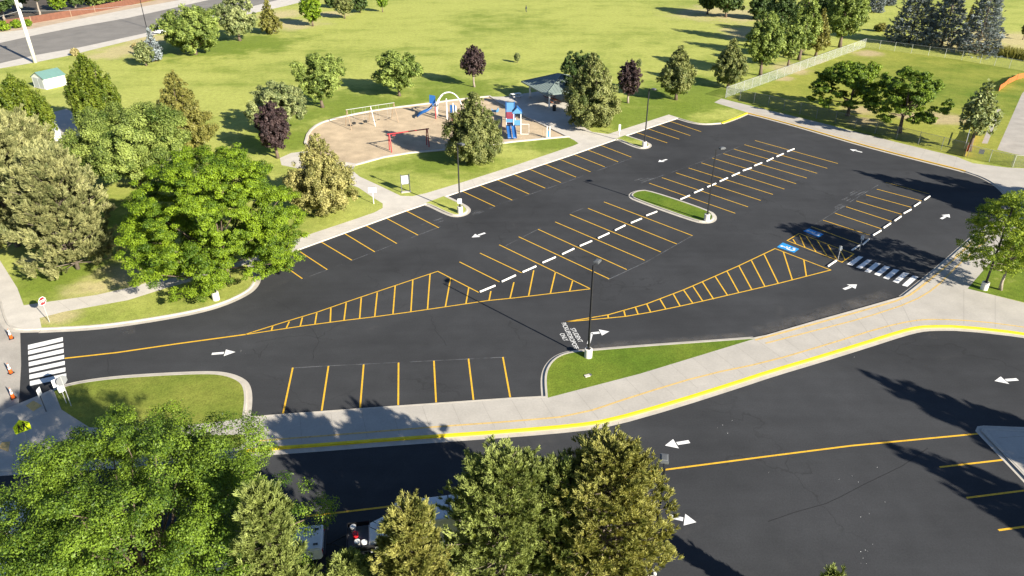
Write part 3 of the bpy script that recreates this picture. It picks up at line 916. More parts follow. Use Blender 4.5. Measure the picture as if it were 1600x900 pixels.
def text_mesh(name, body, mt, parent=None, size=1.0, width=None, bold=0.0, spacing=1.0):
    """lettering as a flat mesh in its own x-y plane, centred, cap height = size"""
    cu = bpy.data.curves.new(name, 'FONT')
    cu.body = body; cu.align_x = 'CENTER'; cu.align_y = 'CENTER'; cu.size = 1.0; cu.offset = bold; cu.space_character = spacing
    to = bpy.data.objects.new(name, cu)
    COL.objects.link(to)
    dg = bpy.context.evaluated_depsgraph_get()
    me = bpy.data.meshes.new_from_object(to.evaluated_get(dg))
    bpy.data.objects.remove(to)
    me.name = name
    vs = np.array([v.co[:] for v in me.vertices])
    lo, hi = vs.min(0), vs.max(0)
    sy = size / (hi[1] - lo[1]); sx = (width / (hi[0] - lo[0])) if width else sy
    for v in me.vertices:
        v.co = ((v.co.x - (lo[0] + hi[0]) / 2) * sx, (v.co.y - (lo[1] + hi[1]) / 2) * sy, 0)
    me.materials.clear(); me.materials.append(mt)
    o = bpy.data.objects.new(name, me)
    COL.objects.link(o)
    if parent:
        o.parent = parent
    return o


for body, a, b, hgt in [('STUDENT', (894.5, 513), (907.5, 534.5), 0.40), ('PICKUP/DROPOFF', (880.5, 504.5), (901, 545), 0.40), ('ONLY', (877.5, 521), (885, 532.5), 0.40)]:
    A, B = np.array(P2(*a, 0)), np.array(P2(*b, 0))
    d = B - A
    o = struct(text_mesh('road_lettering', body, M['white_paint'], None, hgt, float(np.linalg.norm(d)), 0.0))
    o.location = (*((A + B) / 2), ZP)
    o.rotation_euler = (0, 0, math.atan2(d[1], d[0]))

# ================================================================== TREES
def quads_mesh(name, V, tint, mt):
    n = len(V)
    me = bpy.data.meshes.new(name)
    me.vertices.add(n * 4); me.loops.add(n * 4); me.polygons.add(n)
    me.vertices.foreach_set('co', np.ascontiguousarray(V, np.float32).ravel())
    me.loops.foreach_set('vertex_index', np.arange(n * 4, dtype=np.int32))
    me.polygons.foreach_set('loop_start', np.arange(0, n * 4, 4, dtype=np.int32))
    try:
        me.polygons.foreach_set('loop_total', np.full(n, 4, np.int32))
    except Exception:
        pass
    me.update(calc_edges=True)
    at = me.attributes.new('tint', 'FLOAT', 'FACE')
    at.data.foreach_set('value', np.clip(tint, 0, 1).astype(np.float32))
    me.materials.append(mt)
    return me


def unit(v):
    return v / np.maximum(np.linalg.norm(v, axis=-1, keepdims=True), 1e-9)


def leaf_cards(rg, pos, nrm, size, aspect=0.55):
    """one folded diamond per leaf"""
    n = len(pos)
    t = unit(np.cross(nrm, unit(rg.normal(size=(n, 3)))))
    b = np.cross(nrm, t)
    s = size[:, None]
    V = np.empty((n, 4, 3))
    V[:, 0] = pos - t * s * .5
    V[:, 1] = pos + b * s * aspect * .5 - nrm * s * .10
    V[:, 2] = pos + t * s * .5
    V[:, 3] = pos - b * s * aspect * .5 - nrm * s * .10
    return V


def needle_blades(rg, pos, direc, ln, wd):
    n = len(pos)
    b = unit(np.cross(direc, unit(rg.normal(size=(n, 3)))))
    V = np.empty((n, 4, 3))
    V[:, 0] = pos - b * wd * .5
    V[:, 1] = pos + b * wd * .5
    V[:, 2] = pos + direc * ln[:, None] + b * wd * .22
    V[:, 3] = pos + direc * ln[:, None] - b * wd * .22
    return V


def sph(rg, n):
    return unit(rg.normal(size=(n, 3)))


def fib(rg, n, jit=.25):
    i = np.arange(n) + .5
    ph = np.arccos(1 - 2 * i / n); th = math.pi * (1 + 5 ** .5) * i + rg.uniform(0, 6.28)
    d = np.stack([np.cos(th) * np.sin(ph), np.sin(th) * np.sin(ph), np.cos(ph)], 1)
    return unit(d + rg.normal(size=d.shape) * jit)


def lobes_for(kind, rg, H, zb, Rr):
    """centres and radii of the leaf masses that make up a crown"""
    h = (H - zb); C = np.array((0, 0, zb + h * .5))
    if kind in ('round', 'park'):
        d = fib(rg, 34, .3)
        c = C + d * np.array((Rr, Rr, h / 2)) * rg.uniform(.62, .80, (34, 1))
        r = Rr * rg.uniform(.22, .36, 34)
        inn = C + sph(rg, 8) * np.array((Rr, Rr, h / 2)) * .35
        c = np.vstack([c, inn]); r = np.append(r, np.full(8, Rr * .35))
        return c, np.stack([r, r, r * .85], 1)
    if kind in ('oval', 'linden', 'cone', 'column'):
        n = {'oval': 46, 'linden': 62, 'cone': 56, 'column': 110}[kind]
        t = (np.arange(n) + rg.uniform(0, 1, n)) / n
        prof = {'oval': lambda t: np.sin(np.pi * np.clip(t * .86 + .10, 0, 1)) ** .7,
                'linden': lambda t: np.where(t < .28, (.62 + .38 * t / .28), np.clip(1 - (t - .28) / .74, 0, 1) ** .72),
                'cone': lambda t: np.where(t < .18, .7 + .3 * t / .18, np.clip(1 - (t - .18) / .84, 0, 1) ** .9),
                'column': lambda t: np.where(t < .35, .66 + .34 * t / .35, np.clip(1 - (np.maximum(t - .35, 0) / .66) ** 2.2, 0, 1) ** .75)}[kind]
        th = np.arange(n) * 2.39996 + rg.uniform(-.4, .4, n)
        rr = prof(t) * Rr
        lr = np.maximum(rr * (.34 if kind != 'column' else .24), Rr * .12) * rg.uniform(.8, 1.25, n)
        rad = np.maximum(rr - lr * .75, 0) * rg.uniform(.86, 1.08, n)
        c = np.stack([np.cos(th) * rad, np.sin(th) * rad, zb + lr * .6 + t * (h - lr * 1.3)], 1)
        m_ = 10
        ti = np.linspace(.1, .8, m_)
        c2 = np.stack([np.zeros(m_), np.zeros(m_), zb + ti * h], 1)
        lr2 = prof(ti) * Rr * .5
        k = 1.9 if kind == 'column' else 1.12
        c = np.vstack([c, c2]); lr = np.append(lr, lr2)
        return c, np.stack([lr, lr, lr * k], 1)
    if kind in ('locust', 'spread'):
        n = 180 if kind == 'locust' else 60
        t = ((np.arange(n) + rg.uniform(0, 1, n)) / n) ** .9
        th = np.arange(n) * 2.39996 + rg.uniform(-.5, .5, n)
        prof = np.sin(np.pi * np.clip(t * .80 + .16, 0, 1)) ** .6
        rad = prof * Rr * rg.uniform(.05 if kind != 'locust' else .30, 1, n) ** .45 * rg.uniform(.85, 1.10, n)
        z = zb + h * (t * .92 + .04) + rg.normal(size=n) * h * .03 - (rad / Rr) ** 2 * h * (.10 if kind == 'locust' else .16)
        c = np.stack([np.cos(th) * rad, np.sin(th) * rad, z], 1)
        if kind == 'locust':                              # inner masses close the middle of the crown
            m_ = 45
            c = np.vstack([c, np.array((0, 0, zb + h * .48)) + sph(rg, m_) * np.array((Rr * .62, Rr * .62, h * .36)) * rg.uniform(.5, 1, (m_, 1))])
            n += m_
        r = Rr * rg.uniform(.10, .20, n) * (1.0 if kind == 'locust' else 1.35)
        return c, np.stack([r, r, r * (.62 if kind == 'locust' else .48)], 1)
    raise ValueError(kind)


def limb_mesh(rg, H, zb, Rr, r0, tips, trunk_top, lean=(0, 0)):
    mb = MB()
    k = 7
    pts = []; rad = []
    for i in range(k + 1):
        t = i / k
        w = .012 * H * math.sin(t * 7 + rg.uniform(0, 6)) * (1 if 0 < i else 0)
        pts.append((lean[0] * t * trunk_top + w, lean[1] * t * trunk_top + w * .6, t * trunk_top))
        rad.append(r0 * (1.35 if i == 0 else 1 - .78 * t))
    mb.tube(pts, rad, 9)
    for tip in tips:
        z0 = min(max(zb * .75 + (tip[2] - zb) * rg.uniform(.15, .45), zb * .6), trunk_top * .96)
        f = z0 / trunk_top
        a = np.array((lean[0] * z0, lean[1] * z0, z0)); b = np.array(tip)
        mid = a * .5 + b * .5 + np.array((rg.normal() * .04 * Rr, rg.normal() * .04 * Rr, -.06 * np.linalg.norm(b - a)))
        q = a * .2 + b * .8 + np.array((rg.normal() * .03 * Rr, rg.normal() * .03 * Rr, 0.0))
        rr = r0 * (1 - .75 * f) * .55
        mb.tube([a, mid, q, b], [rr, rr * .62, rr * .36, rr * .15], 5)
    return mb


def broadleaf(rg, kind, H, zb, Rr, leaf, dens, mt):
    c, r = lobes_for(kind, rg, H, zb, Rr)
    # clumps on every lobe
    kc = 9
    nl = len(c)
    cd_ = sph(rg, nl * kc)
    li = np.repeat(np.arange(nl), kc)
    cc = c[li] + cd_ * r[li] * rg.uniform(.55, 1.0, (nl * kc, 1))
    cr = r[li] * rg.uniform(.26, .46, (nl * kc, 1))
    area = (4 * math.pi * r[:, 0] * r[:, 1] * .8).sum()
    n = int(np.clip(dens * area / (leaf * leaf * .30), 1500, 330000))
    w = cr[:, 0] ** 2; w /= w.sum()
    ci = rg.choice(len(cc), n, p=w)
    d = sph(rg, n)
    pos = cc[ci] + d * cr[ci] * rg.uniform(.45, 1.08, (n, 1))
    out = unit(pos - np.array((0, 0, zb + (H - zb) * .35)))
    nrm = unit(d * .60 + out * .30 + np.array((0, 0, .30)) + rg.normal(size=(n, 3)) * .40)
    size = leaf * rg.uniform(.65, 1.35, n)
    ct = rg.uniform(.15, .85, len(cc)); lt = rg.normal(size=nl) * .12
    tint = ct[ci] + lt[li[ci]] + rg.normal(size=n) * .18
    # loose sprays that break the outline
    return leaf_cards(rg, pos, nrm, size, .58), tint, c, r


def conifer(rg, H, zb, Rr, blade, width, per, kind, step):
    """whorls of limbs with needle tufts; returns blades, tints, limb mesh"""
    mb = MB()
    r0 = max(.016 * H, .12)
    mb.tube([(0, 0, 0), (.02 * H * rg.normal() * .3, 0, H * .5), (0, 0, H * .985)], [r0 * 1.25, r0 * .7, r0 * .08], 8)
    tp = []; td = []; tt = []
    z = zb
    while z < H * .985:
        t = (z - zb) / (H - zb)
        if kind == 'pine':
            prof = np.clip(1 - t, 0, 1) ** (.42 if H > 9 else .52) * (0.80 + .20 * min(max(t, 0) / .2, 1))
        else:
            prof = np.clip(1 - t, 0, 1) ** .85
        nb = int(rg.integers(5, 8)) if t < .85 else 5
        a0_ = rg.uniform(0, 6.28)
        for k in range(nb):
            th = a0_ + k * 6.283 / nb + rg.uniform(-.3, .3)
            Ln = Rr * prof * (rg.uniform(.55, 1.15) if kind == 'pine' else rg.uniform(.68, 1.12)) + .12
            rise = (rg.uniform(.05, .38) + .5 * t) if kind == 'pine' else rg.uniform(-.22, .10) + .45 * t
            dv = np.array((math.cos(th), math.sin(th), rise)); dv /= np.linalg.norm(dv)
            a = np.array((0, 0, z)); b = a + dv * Ln + np.array((0, 0, .10 * Ln if kind == 'pine' else .04 * Ln))
            mid_ = (a + b) / 2 - np.array((0, 0, .05 * Ln))
            br = .011 + .007 * Ln
            mb.tube([a, mid_, b], [br * 1.3, br, br * .4], 4, cap=False)
            side = np.array((-dv[1], dv[0], 0)); side /= max(np.linalg.norm(side), 1e-6)
            m_ = max(3, int(Ln * per))
            nc = max(2, int(Ln * 2.6))                     # the tufts sit in bunches at the twig ends
            ci = rg.integers(0, nc, m_)
            cu = rg.uniform(.32 if t < .8 else .1, 1.0, nc) ** .7
            cl = rg.normal(size=nc) * .30 * Ln * (1.15 - cu * .65)
            cz = rg.normal(size=nc) * .07 * Ln
            sg = .17 if kind == 'pine' else .22
            u = np.clip(cu[ci] + rg.normal(size=m_) * sg / max(Ln, .5), 0, 1.08)
            lat = cl[ci] + rg.normal(size=m_) * sg
            up = cz[ci] + rg.normal(size=m_) * sg * .8 + (.06 * Ln if kind == 'pine' else -.02)
            p = a + (b - a) * u[:, None] + side * lat[:, None] + np.array((0, 0, 1.0)) * up[:, None]
            tp.append(p)
            dd = unit(dv * .55 + side * np.sign(lat)[:, None] * .55 * np.minimum(np.abs(lat) / (.2 * Ln), 1)[:, None] + np.array((0, 0, .75 if kind == 'pine' else .12)) + rg.normal(size=(m_, 3)) * .18)
            td.append(dd); tt.append((rg.uniform(.15, .85, nc))[ci] + rg.normal(size=m_) * .12)
        z += step * rg.uniform(.75, 1.25) * (1 - .35 * t)
    # leader
    tp.append(np.stack([np.zeros(8), np.zeros(8), np.linspace(H * .95, H, 8)], 1)); td.append(np.tile((0, 0, 1.0), (8, 1))); tt.append(np.full(8, .6))
    return np.vstack(tp), np.vstack(td), np.concatenate(tt), mb


def tuft_blades(rg, tp, td, tt, blade, width, k):
    n = len(tp)
    i = np.repeat(np.arange(n), k)
    d = unit(td[i] * .95 + sph(rg, n * k) * .62)
    pos = tp[i] + td[i] * rg.uniform(-.6, .5, (n * k, 1)) * blade
    ln = blade * rg.uniform(.65, 1.25, n * k)
    return needle_blades(rg, pos, d, ln, width), tt[i] + rg.normal(size=n * k) * .10


_seed = [0]


def tree(name, label, kind, leafmat, base, top, width, zbf=.16, cat='tree', group=None, dens=1.0, leaf=None, bark='bark', lean=(0, 0), H=None, Rr=None, trunk_r=None, z0=TOP, off=None, limbs=14):
    """base: pixel of the foot on the ground; top: pixel row of the apex; width: crown width in pixels"""
    _seed[0] += 1
    rg = np.random.default_rng(100 + _seed[0] * 7)
    p = G(base[0], base[1], z0) if off is None else np.array((off[0], off[1], z0))
    dp = depth(p)
    H = H or height_at(p, top)
    dmid = depth(p + np.array((0, 0, H * .55)))
    Rr = Rr or width / 2 * dmid / FOC
    zb = H * zbf
    px = dmid / FOC * 1.5625                      # metres per pixel of the final picture
    root = thing(name, label, cat, tuple(p), rg.uniform(0, 6.28) if not any(lean) else 0.0, group)
    root.rotation_euler = (0, 0, 0)
    r0 = trunk_r or max(.02 * H + .02 * Rr, .07)
    if kind in ('pine', 'spruce'):
        step = {'pine': .040, 'spruce': .030}[kind] * H
        blade = np.clip(3.4 * px, .20, .42) if kind == 'pine' else np.clip(2.6 * px, .14, .40)
        width_ = np.clip(.85 * px, .022, .11)
        per = (19 if kind == 'pine' else 12) * dens * (1.0 if Rr < 3.5 else .85) * min(1.0, .055 / px * 1.4)
        tp, td, tt, mb = conifer(rg, H, zb, Rr, blade, width_, per, kind, step)
        k = int(np.clip(26 * (.06 / px) ** .5, 10, 34))
        V, tint = tuft_blades(rg, tp, td, tt, blade, width_, k)
    else:
        leaf = leaf or float(np.clip((1.6 if kind == 'locust' else 1.85) * px, .09, .50))
        V, tint, c, r = broadleaf(rg, kind, H, zb, Rr, leaf, dens, leafmat)
        tips = c[rg.permutation(len(c))[:limbs]]
        tips = [t_ * (1, 1, 1) for t_ in tips]
        mb = limb_mesh(rg, H, zb, Rr, r0, tips, H * (.62 if kind in ('round', 'park', 'locust', 'spread') else .86), lean)
        if any(lean):
            V[..., 0] += lean[0] * zb; V[..., 1] += lean[1] * zb
    me = quads_mesh('crown', V, tint, leafmat)
    o = bpy.data.objects.new('crown', me); COL.objects.link(o); o.parent = root
    mb.build('trunk', M[bark], root, smooth=True)
    return root


G_LEFT = 'trees at the left of the lot'
G_PARK = 'trees on the park lawn'
G_FAR = 'trees far across the park'
G_FRONT = 'trees in the foreground'

# along the street
tree('shrubby_tree', 'small pale green tree standing alone in front of the blue green conifer by the street', 'oval', L['silver'], (229, 103), 64, 30, .12, group=G_PARK, dens=.7)
tree('conifer_tree', 'narrow blue green conifer behind the small pale tree by the street', 'cone', L['spruce'], (243, 96), 43, 30, .04, group=G_PARK)
tree('round_tree', 'large round green tree nearest the white street pole along the road', 'round', L['park'], (306, 85), 6, 98, .08, group=G_PARK)
tree('silver_tree', 'grey green tree with silvery leaves right of the large round roadside tree', 'round', L['silver'], (375, 64), -12, 66, .06, group=G_PARK)
tree('conical_tree', 'olive pointed tree at the right edge of the silvery roadside tree', 'cone', L['olive'], (424, 53), -4, 38, .05, group=G_PARK)
tree('young_tree', 'yellow green young tree on the dry verge right of the olive pointed tree', 'oval', L['locust'], (489, 41), -10, 35, .18, group=G_PARK)
tree('young_tree', 'small grey green round tree at the top edge beside a bushy neighbour', 'oval', L['linden'], (539, 29), -8, 30, .22, group=G_PARK)
tree('bushy_tree', 'bushy dark green tree at the top edge with leaves down to the grass', 'round', L['dark'], (563, 20), -16, 32, .03, group=G_PARK)
tree('sapling', 'bright green sapling at the top edge right of the bushy dark tree', 'oval', L['locust'], (598, 19), -9, 19, .3, group=G_PARK, dens=.6)
tree('conical_tree', 'grey green tree by the far street, cut by the top edge', 'oval', L['dark'], (520, 12), -18, 26, .05, group=G_FAR)

# around the play area
tree('round_tree', 'round green tree left of the swings with a short forked trunk', 'round', L['park'], (504, 168), 83, 90, .20, group=G_PARK)
tree('round_tree', 'round green tree behind the swings with a pale thin trunk', 'round', L['park'], (624, 150), 80, 82, .20, group=G_PARK)
tree('purple_tree', 'small purple leaved tree alone on the lawn above the climbing arches', 'oval', L['purple'], (741, 136), 71, 39, .30, group=G_PARK, bark='bark_pale')
tree('silver_tree', 'pale green round tree right behind the dark purple tree', 'round', L['silver'], (440, 206), 126, 94, .06, group=G_PARK)
tree('purple_tree', 'dark purple tree in front of the pale green round tree', 'oval', L['purple'], (434, 247), 157, 58, .17, group=G_PARK, dens=1.3)
tree('linden_tree', 'golden leaved linden beside the path at the left end of the play area', 'linden', L['linden_gold'], (508, 334), 209, 112, .06, group=G_PARK)
tree('linden_tree', 'olive linden on the lawn in front of the climbing arches', 'linden', L['linden'], (742, 254), 142, 100, .05, group=G_PARK)
tree('dark_tree', 'dark round tree just behind the picnic shelter, half hidden by a linden', 'round', L['dark'], (904, 165), 70, 68, .08, group=G_PARK)
tree('linden_tree', 'large olive linden right of the picnic shelter, leaves to the ground', 'linden', L['linden'], (922, 198), 82, 96, .03, group=G_PARK, dens=1.2)
tree('purple_tree', 'purple leaved tree between the two lindens right of the picnic shelter', 'oval', L['purple'], (981, 161), 93, 39, .22, group=G_PARK, dens=1.2, bark='bark_pale')
tree('linden_tree', 'olive linden on the lawn right of the purple leaved tree', 'linden', L['linden'], (1056, 156), 71, 62, .14, group=G_PARK)
tree('linden_tree', 'olive linden next to the near corner of the chain link fence', 'linden', L['linden'], (1137, 137), 59, 55, .12, group=G_PARK)
tree('oval_tree', 'bright green oval tree close behind the fence near its near corner', 'oval', L['park'], (1188, 118), 17, 60, .20, group=G_PARK)
tree('oval_tree', 'short bright green tree in the middle of the row behind the fence', 'oval', L['park'], (1231, 104), 38, 44, .22, group=G_PARK)
tree('oval_tree', 'tall pale green tree towering behind the short tree of the fence row', 'oval', L['park'], (1248, 94), -14, 50, .14, group=G_PARK)
tree('conical_tree', 'slim golden olive tree behind the fence', 'cone', L['olive'], (1274, 88), 12, 40, .16, group=G_PARK)
tree('oval_tree', 'broad green tree behind the far corner of the fence', 'oval', L['park'], (1312, 74), -28, 66, .20, group=G_PARK)
tree('oval_tree', 'dark trunked green tree at the top edge, left of a close pair', 'oval', L['dark'], (1105, 22), -25, 40, .2, group=G_FAR)
tree('oval_tree', 'dark green tree at the top edge with its trunk in long shadow', 'oval', L['dark'], (1134, 27), -30, 58, .22, group=G_FAR)
tree('shrubby_tree', 'grey brown low tree at the top edge behind the bright oval tree', 'round', L['dark'], (1188, 30), -6, 44, .05, group=G_FAR)
tree('oval_tree', 'dark tree behind the tall pale tree of the fence row', 'oval', L['dark'], (1275, 60), -30, 60, .12, group=G_FAR)
tree('oval_tree', 'dark tree at the top edge between the bright oval tree and the tall pale tree', 'oval', L['dark'], (1215, 70), -30, 46, .14, group=G_FAR)
# blue spruces beyond the enclosure
SPR = 'blue spruces beyond the enclosure'
tree('blue_spruce', 'broad blue spruce at the left of the trio behind the fence', 'spruce', L['spruce'], (1420, 68), -42, 80, .03, group=SPR)
tree('blue_spruce', 'dark blue spruce in the middle of the trio behind the fence', 'spruce', L['spruce'], (1470, 74), -36, 72, .06, group=SPR)
tree('blue_spruce', 'blue spruce at the right of the trio behind the fence', 'spruce', L['spruce'], (1524, 84), -34, 72, .05, group=SPR)
tree('blue_spruce', 'small distant blue spruce at the top edge left of the trio', 'spruce', L['spruce'], (1367, 19), -26, 26, .03, group=SPR)
tree('blue_spruce', 'smallest distant blue spruce, farther away behind the others', 'spruce', L['spruce'], (1388, 8), -26, 20, .03, group=SPR)
tree('round_bush', 'low olive bush on dry ground left of the blue spruce trio', 'round', L['olive'], (1375, 49), 37, 22, .0, 'bush', dens=.8)
tree('young_tree', 'slim yellow green young tree seen between two of the blue spruces', 'cone', L['olive'], (1509, 50), 6, 12, .1, group=G_FAR)
tree('young_tree', 'thin young tree on the lawn at the top right corner', 'oval', L['linden'], (1598, 62), 34, 12, .3, group=G_FAR, dens=.4)
# inside the enclosure
tree('spreading_tree', 'dark spreading locust at the left inside the fenced lawn', 'spread', L['locust_dark'], (1324, 181), 100, 128, .32, group='trees inside the fenced lawn', dens=.9)
tree('spreading_tree', 'dark spreading locust at the right inside the fenced lawn', 'spread', L['locust_dark'], (1405, 207), 108, 128, .28, group='trees inside the fenced lawn', dens=.9)
tree('pale_tree', 'tree with big pale leaves by the orange safety net', 'linden', L['silver'], (1514, 236), 124, 62, .27, group='trees inside the fenced lawn', leaf=.5, dens=.5)

# left of the lot
tree('columnar_tree', 'dense dark green columnar tree beside the shed', 'column', L['column'], (163, 216), 88, 74, .04, group=G_LEFT, dens=1.2)
tree('columnar_tree', 'olive columnar tree at the left edge of the photo', 'column', L['column'], (54, 236), 121, 82, .03, group=G_LEFT, dens=1.2)
tree('conical_tree', 'tall olive brown pointed tree behind the big pale maple', 'linden', L['olive'], (297, 246), 110, 98, .04, group=G_LEFT, dens=1.1)
tree('maple_tree', 'big pale green maple in the middle of the left group', 'round', L['maple'], (219, 292), 168, 190, .16, group=G_LEFT, dens=1.1)
tree('pine_tree', 'grey green pine with a pale trunk foot nearest the walk', 'pine', L['pine_grey'], (122, 420), 246, 170, .06, group=G_LEFT, bark='bark_pine', dens=1.1)
tree('pine_tree', 'grey green pine at the left edge behind the nearest pine', 'pine', L['pine_grey'], (28, 385), 182, 180, .05, group=G_LEFT, bark='bark_pine')
tree('pine_tree', 'grey green pine between the columnar tree and the pale maple', 'pine', L['pine_grey'], (72, 335), 186, 120, .05, group=G_LEFT, bark='bark_pine')
tree('locust_tree', 'bright green locust overhanging the walk and the first stalls', 'locust', L['locust'], (357, 441), 240, 268, .12, group=G_LEFT, dens=.9, limbs=30, trunk_r=.2)
tree('shrubby_tree', 'small grey green tree just left above the bright locust', 'oval', L['silver'], (300, 330), 232, 60, .1, group=G_LEFT)

# right side
tree('locust_tree', 'light green young locust with a leaning trunk at the right edge', 'locust', L['locust_light'], (1563, 453), 304, 158, .27, group='trees at the right edge', dens=.33, bark='bark_pale', lean=(-.04, .03), limbs=24, trunk_r=.14)

# foreground
tree('locust_tree', 'very large green locust filling the lower left corner', 'locust', L['locust_deep'], (262, 1000), 0, 0, .20, group=G_FRONT, H=12.4, Rr=7.9, dens=1.0, leaf=.10, limbs=50, trunk_r=.30)
tree('pine_tree', 'pine at the right edge of the big locust in the foreground', 'pine', L['pine'], (466, 1060), 770, 0, .10, group=G_FRONT, bark='bark_pine', Rr=1.9)
tree('pine_tree', 'lowest foreground pine with a bare pale trunk below the white van', 'pine', L['pine_gold'], (660, 1030), 796, 0, .10, group=G_FRONT, bark='bark_pine', Rr=2.1)
tree('pine_tree', 'tall bluish green foreground pine right of the white van', 'pine', L['pine'], (788, 945), 722, 0, .06, group=G_FRONT, bark='bark_pine', Rr=3.6)
tree('pine_tree', 'tall yellowing foreground pine beside the lamp head', 'pine', L['pine_gold'], (934, 930), 710, 0, .05, group=G_FRONT, bark='bark_pine', Rr=3.85)
tree('pine_tree', 'short pine at the bottom edge in front of the pickup truck and trailer', 'pine', L['pine'], (562, 1010), 880, 0, .08, group=G_FRONT, bark='bark_pine', Rr=1.8)
tree('pine_tree', 'dark pine behind the tall bluish green one, its top just showing', 'pine', L['pine'], (864, 925), 730, 0, .08, group=G_FRONT, bark='bark_pine', Rr=2.8)
tree('young_pine', 'tip of a small pine poking over the bottom edge', 'pine', L['pine'], (1275, 990), 896, 0, .05, group=G_FRONT, bark='bark_pine', Rr=.5)

# trees just outside the frame at the right, whose shadows lie across the asphalt
def foot_for(tip_px, h):
    t = G(*tip_px, 0)
    k = h / math.tan(SUN_EL)
    return (t[0] - sdir.x / math.cos(SUN_EL) * k, t[1] - sdir.y / math.cos(SUN_EL) * k)
G_OUT = 'trees outside the frame at the right'
for tip, h, rr, kd, lb in [((1352, 582), 13.0, 3.6, 'linden', 'pointed tree off the right edge that shades the lower lot'), ((1392, 696), 12.5, 4.0, 'linden', 'second pointed tree off the right edge, nearer the camera'), ((1408, 616), 14.5, 4.6, 'linden', 'tree off the right edge between the two pointed ones'),
                           ((1340, 268), 14.5, 4.6, 'linden', 'tall tree off the right edge that shades the far bend'), ((1440, 272), 12.0, 4.2, 'linden', 'lower tree off the right edge beside the tall one')]:
    tree('shade_tree', lb, kd, L['dark'], None, 0, 0, .05, group=G_OUT, off=foot_for(tip, h), H=h, Rr=rr, leaf=.4, dens=1.5)

# beyond the street, top left
G_ST = 'trees in the yards beyond the street'
for x, y, t, w, mt_, zf, lb in [(8, 32, -40, 52, 'dark', .1, 'dark brown green tree in the top left corner'), (63, 25, -40, 44, 'dark', .4, 'tree with a pale trunk behind the brown fence'), (92, 16, -22, 32, 'locust', .0, 'bright green leafy bush tree behind the brown fence'),
                                (118, 12, -35, 36, 'dark', .0, 'dark tree behind the fence right of the bright one'), (30, 20, -45, 50, 'dark', .05, 'dark tree behind the utility pole'), (150, 8, -20, 40, 'maple', .0, 'grey green hedge tree hanging over the fence'),
                                (185, 4, -24, 42, 'maple', .0, 'green hedge tree over the fence, second from its right end'), (222, 0, -30, 44, 'maple', .0, 'green hedge tree at the right end of the fence')]:
    tree('yard_tree', lb, 'round', L[mt_], (x, y), t, w, zf, group=G_ST, dens=1.0, bark='bark_pale')
for x, y, t, w, lb in [(4, 48, 33, 24, 'green clipped shrub at the left edge in front of the brown fence'), (27, 44, 30, 17, 'green shrub just left of the utility pole'), (45, 41, 30, 13, 'green shrub just right of the utility pole')]:
    tree('clipped_shrub', lb, 'round', L['locust'], (x, y), t, w, .0, 'shrub', 'shrubs in front of the brown fence', dens=.8)
# dry weeds on the verge
for x, y, h, lb in [(118, 87, 1.6, 'dry yellow weed clump on the street verge above the columnar tree'), (213, 74, 1.0, 'dark dry weed clump left of the blue green conifer')]:
    tree('weed_clump', lb, 'oval', L['weed'], (x, y), 0, 0, .0, 'weeds', None, H=h, Rr=.9, leaf=.3)
# reeds by the rear fence
rg = np.random.default_rng(5)
A_, B_ = np.array(P2(1545, 84)), np.array(P2(1640, 100))
n = 9000
t = rg.uniform(0, 1, n)[:, None]; 
pp = A_ + (B_ - A_) * t + np.stack([rg.normal(size=n) * .8, np.abs(rg.normal(size=n)) * 3.0], 1)
pos = np.column_stack([pp, np.full(n, TOP)])
V = needle_blades(rg, pos, unit(np.array((0, 0, 1.0)) + rg.normal(size=(n, 3)) * .25), rg.uniform(.6, 1.6, n), .12)
o = bpy.data.objects.new('reeds', quads_mesh('reeds', V, rg.uniform(0, 1, n), L['olive'])); COL.objects.link(o); o['kind'] = 'stuff'
tree('young_tree', 'leafy young tree on the lawn in front of the swings, almost bare', 'oval', L['silver'], (808, 98), 82, 9, .2, group=G_PARK, dens=.35)
tree('young_tree', 'tiny sapling on the lawn behind the purple tree beside the lamp', 'oval', L['silver'], (998, 108), 92, 8, .3, group=G_PARK, dens=.35)

# ================================================================== OBJECTS
ORD = ['first', 'second', 'third', 'fourth', 'fifth', 'sixth', 'seventh', 'eighth', 'ninth', 'tenth', 'eleventh', 'twelfth', 'thirteenth', 'fourteenth', 'fifteenth', 'sixteenth', 'seventeenth', 'eighteenth', 'nineteenth', 'twentieth']


def face_cam(p, turn=0.0):
    """turn about z that points a thing's local -y at the viewer's side of the place"""
    return math.atan2(-p[1], -p[0]) + math.pi / 2 + turn


# ------------------------------------------------------------------ parking lot lamps
def lamp(label, base, rz, z0=TOP, pos=None, base_h=0.78, h=8.2):
    p = G(base[0], base[1], z0) if pos is None else pos
    t = thing('parking_lamp', label, 'lamp post', tuple(p), rz, 'lamp posts round the lot')
    MB().tube([(0, 0, -.05), (0, 0, base_h - .03), (0, 0, base_h)], [.31, .31, .28], 20).build('concrete_base', M['white_pole'], t)
    MB().box((0, 0, base_h + .015), (.30, .30, .03)).build('base_plate', M['black_metal'], t)
    MB().tube([(0, 0, base_h), (0, 0, h)], [.10, .075], 4).build('pole', M['black_metal'], t)
    MB().tube([(0, 0, h - .12), (.45, 0, h - .06)], .04, 6).build('arm', M['black_metal'], t)
    hd = MB().box((.72, 0, h), (.62, .42, .15)).box((.72, 0, h + .09), (.5, .34, .05), 0, .8).build('lamp_head', M['dark_grey'], t, .02)
    MB().box((.72, 0, h - .085), (.5, .34, .02)).build('lens', M['lens'], hd)
    return t


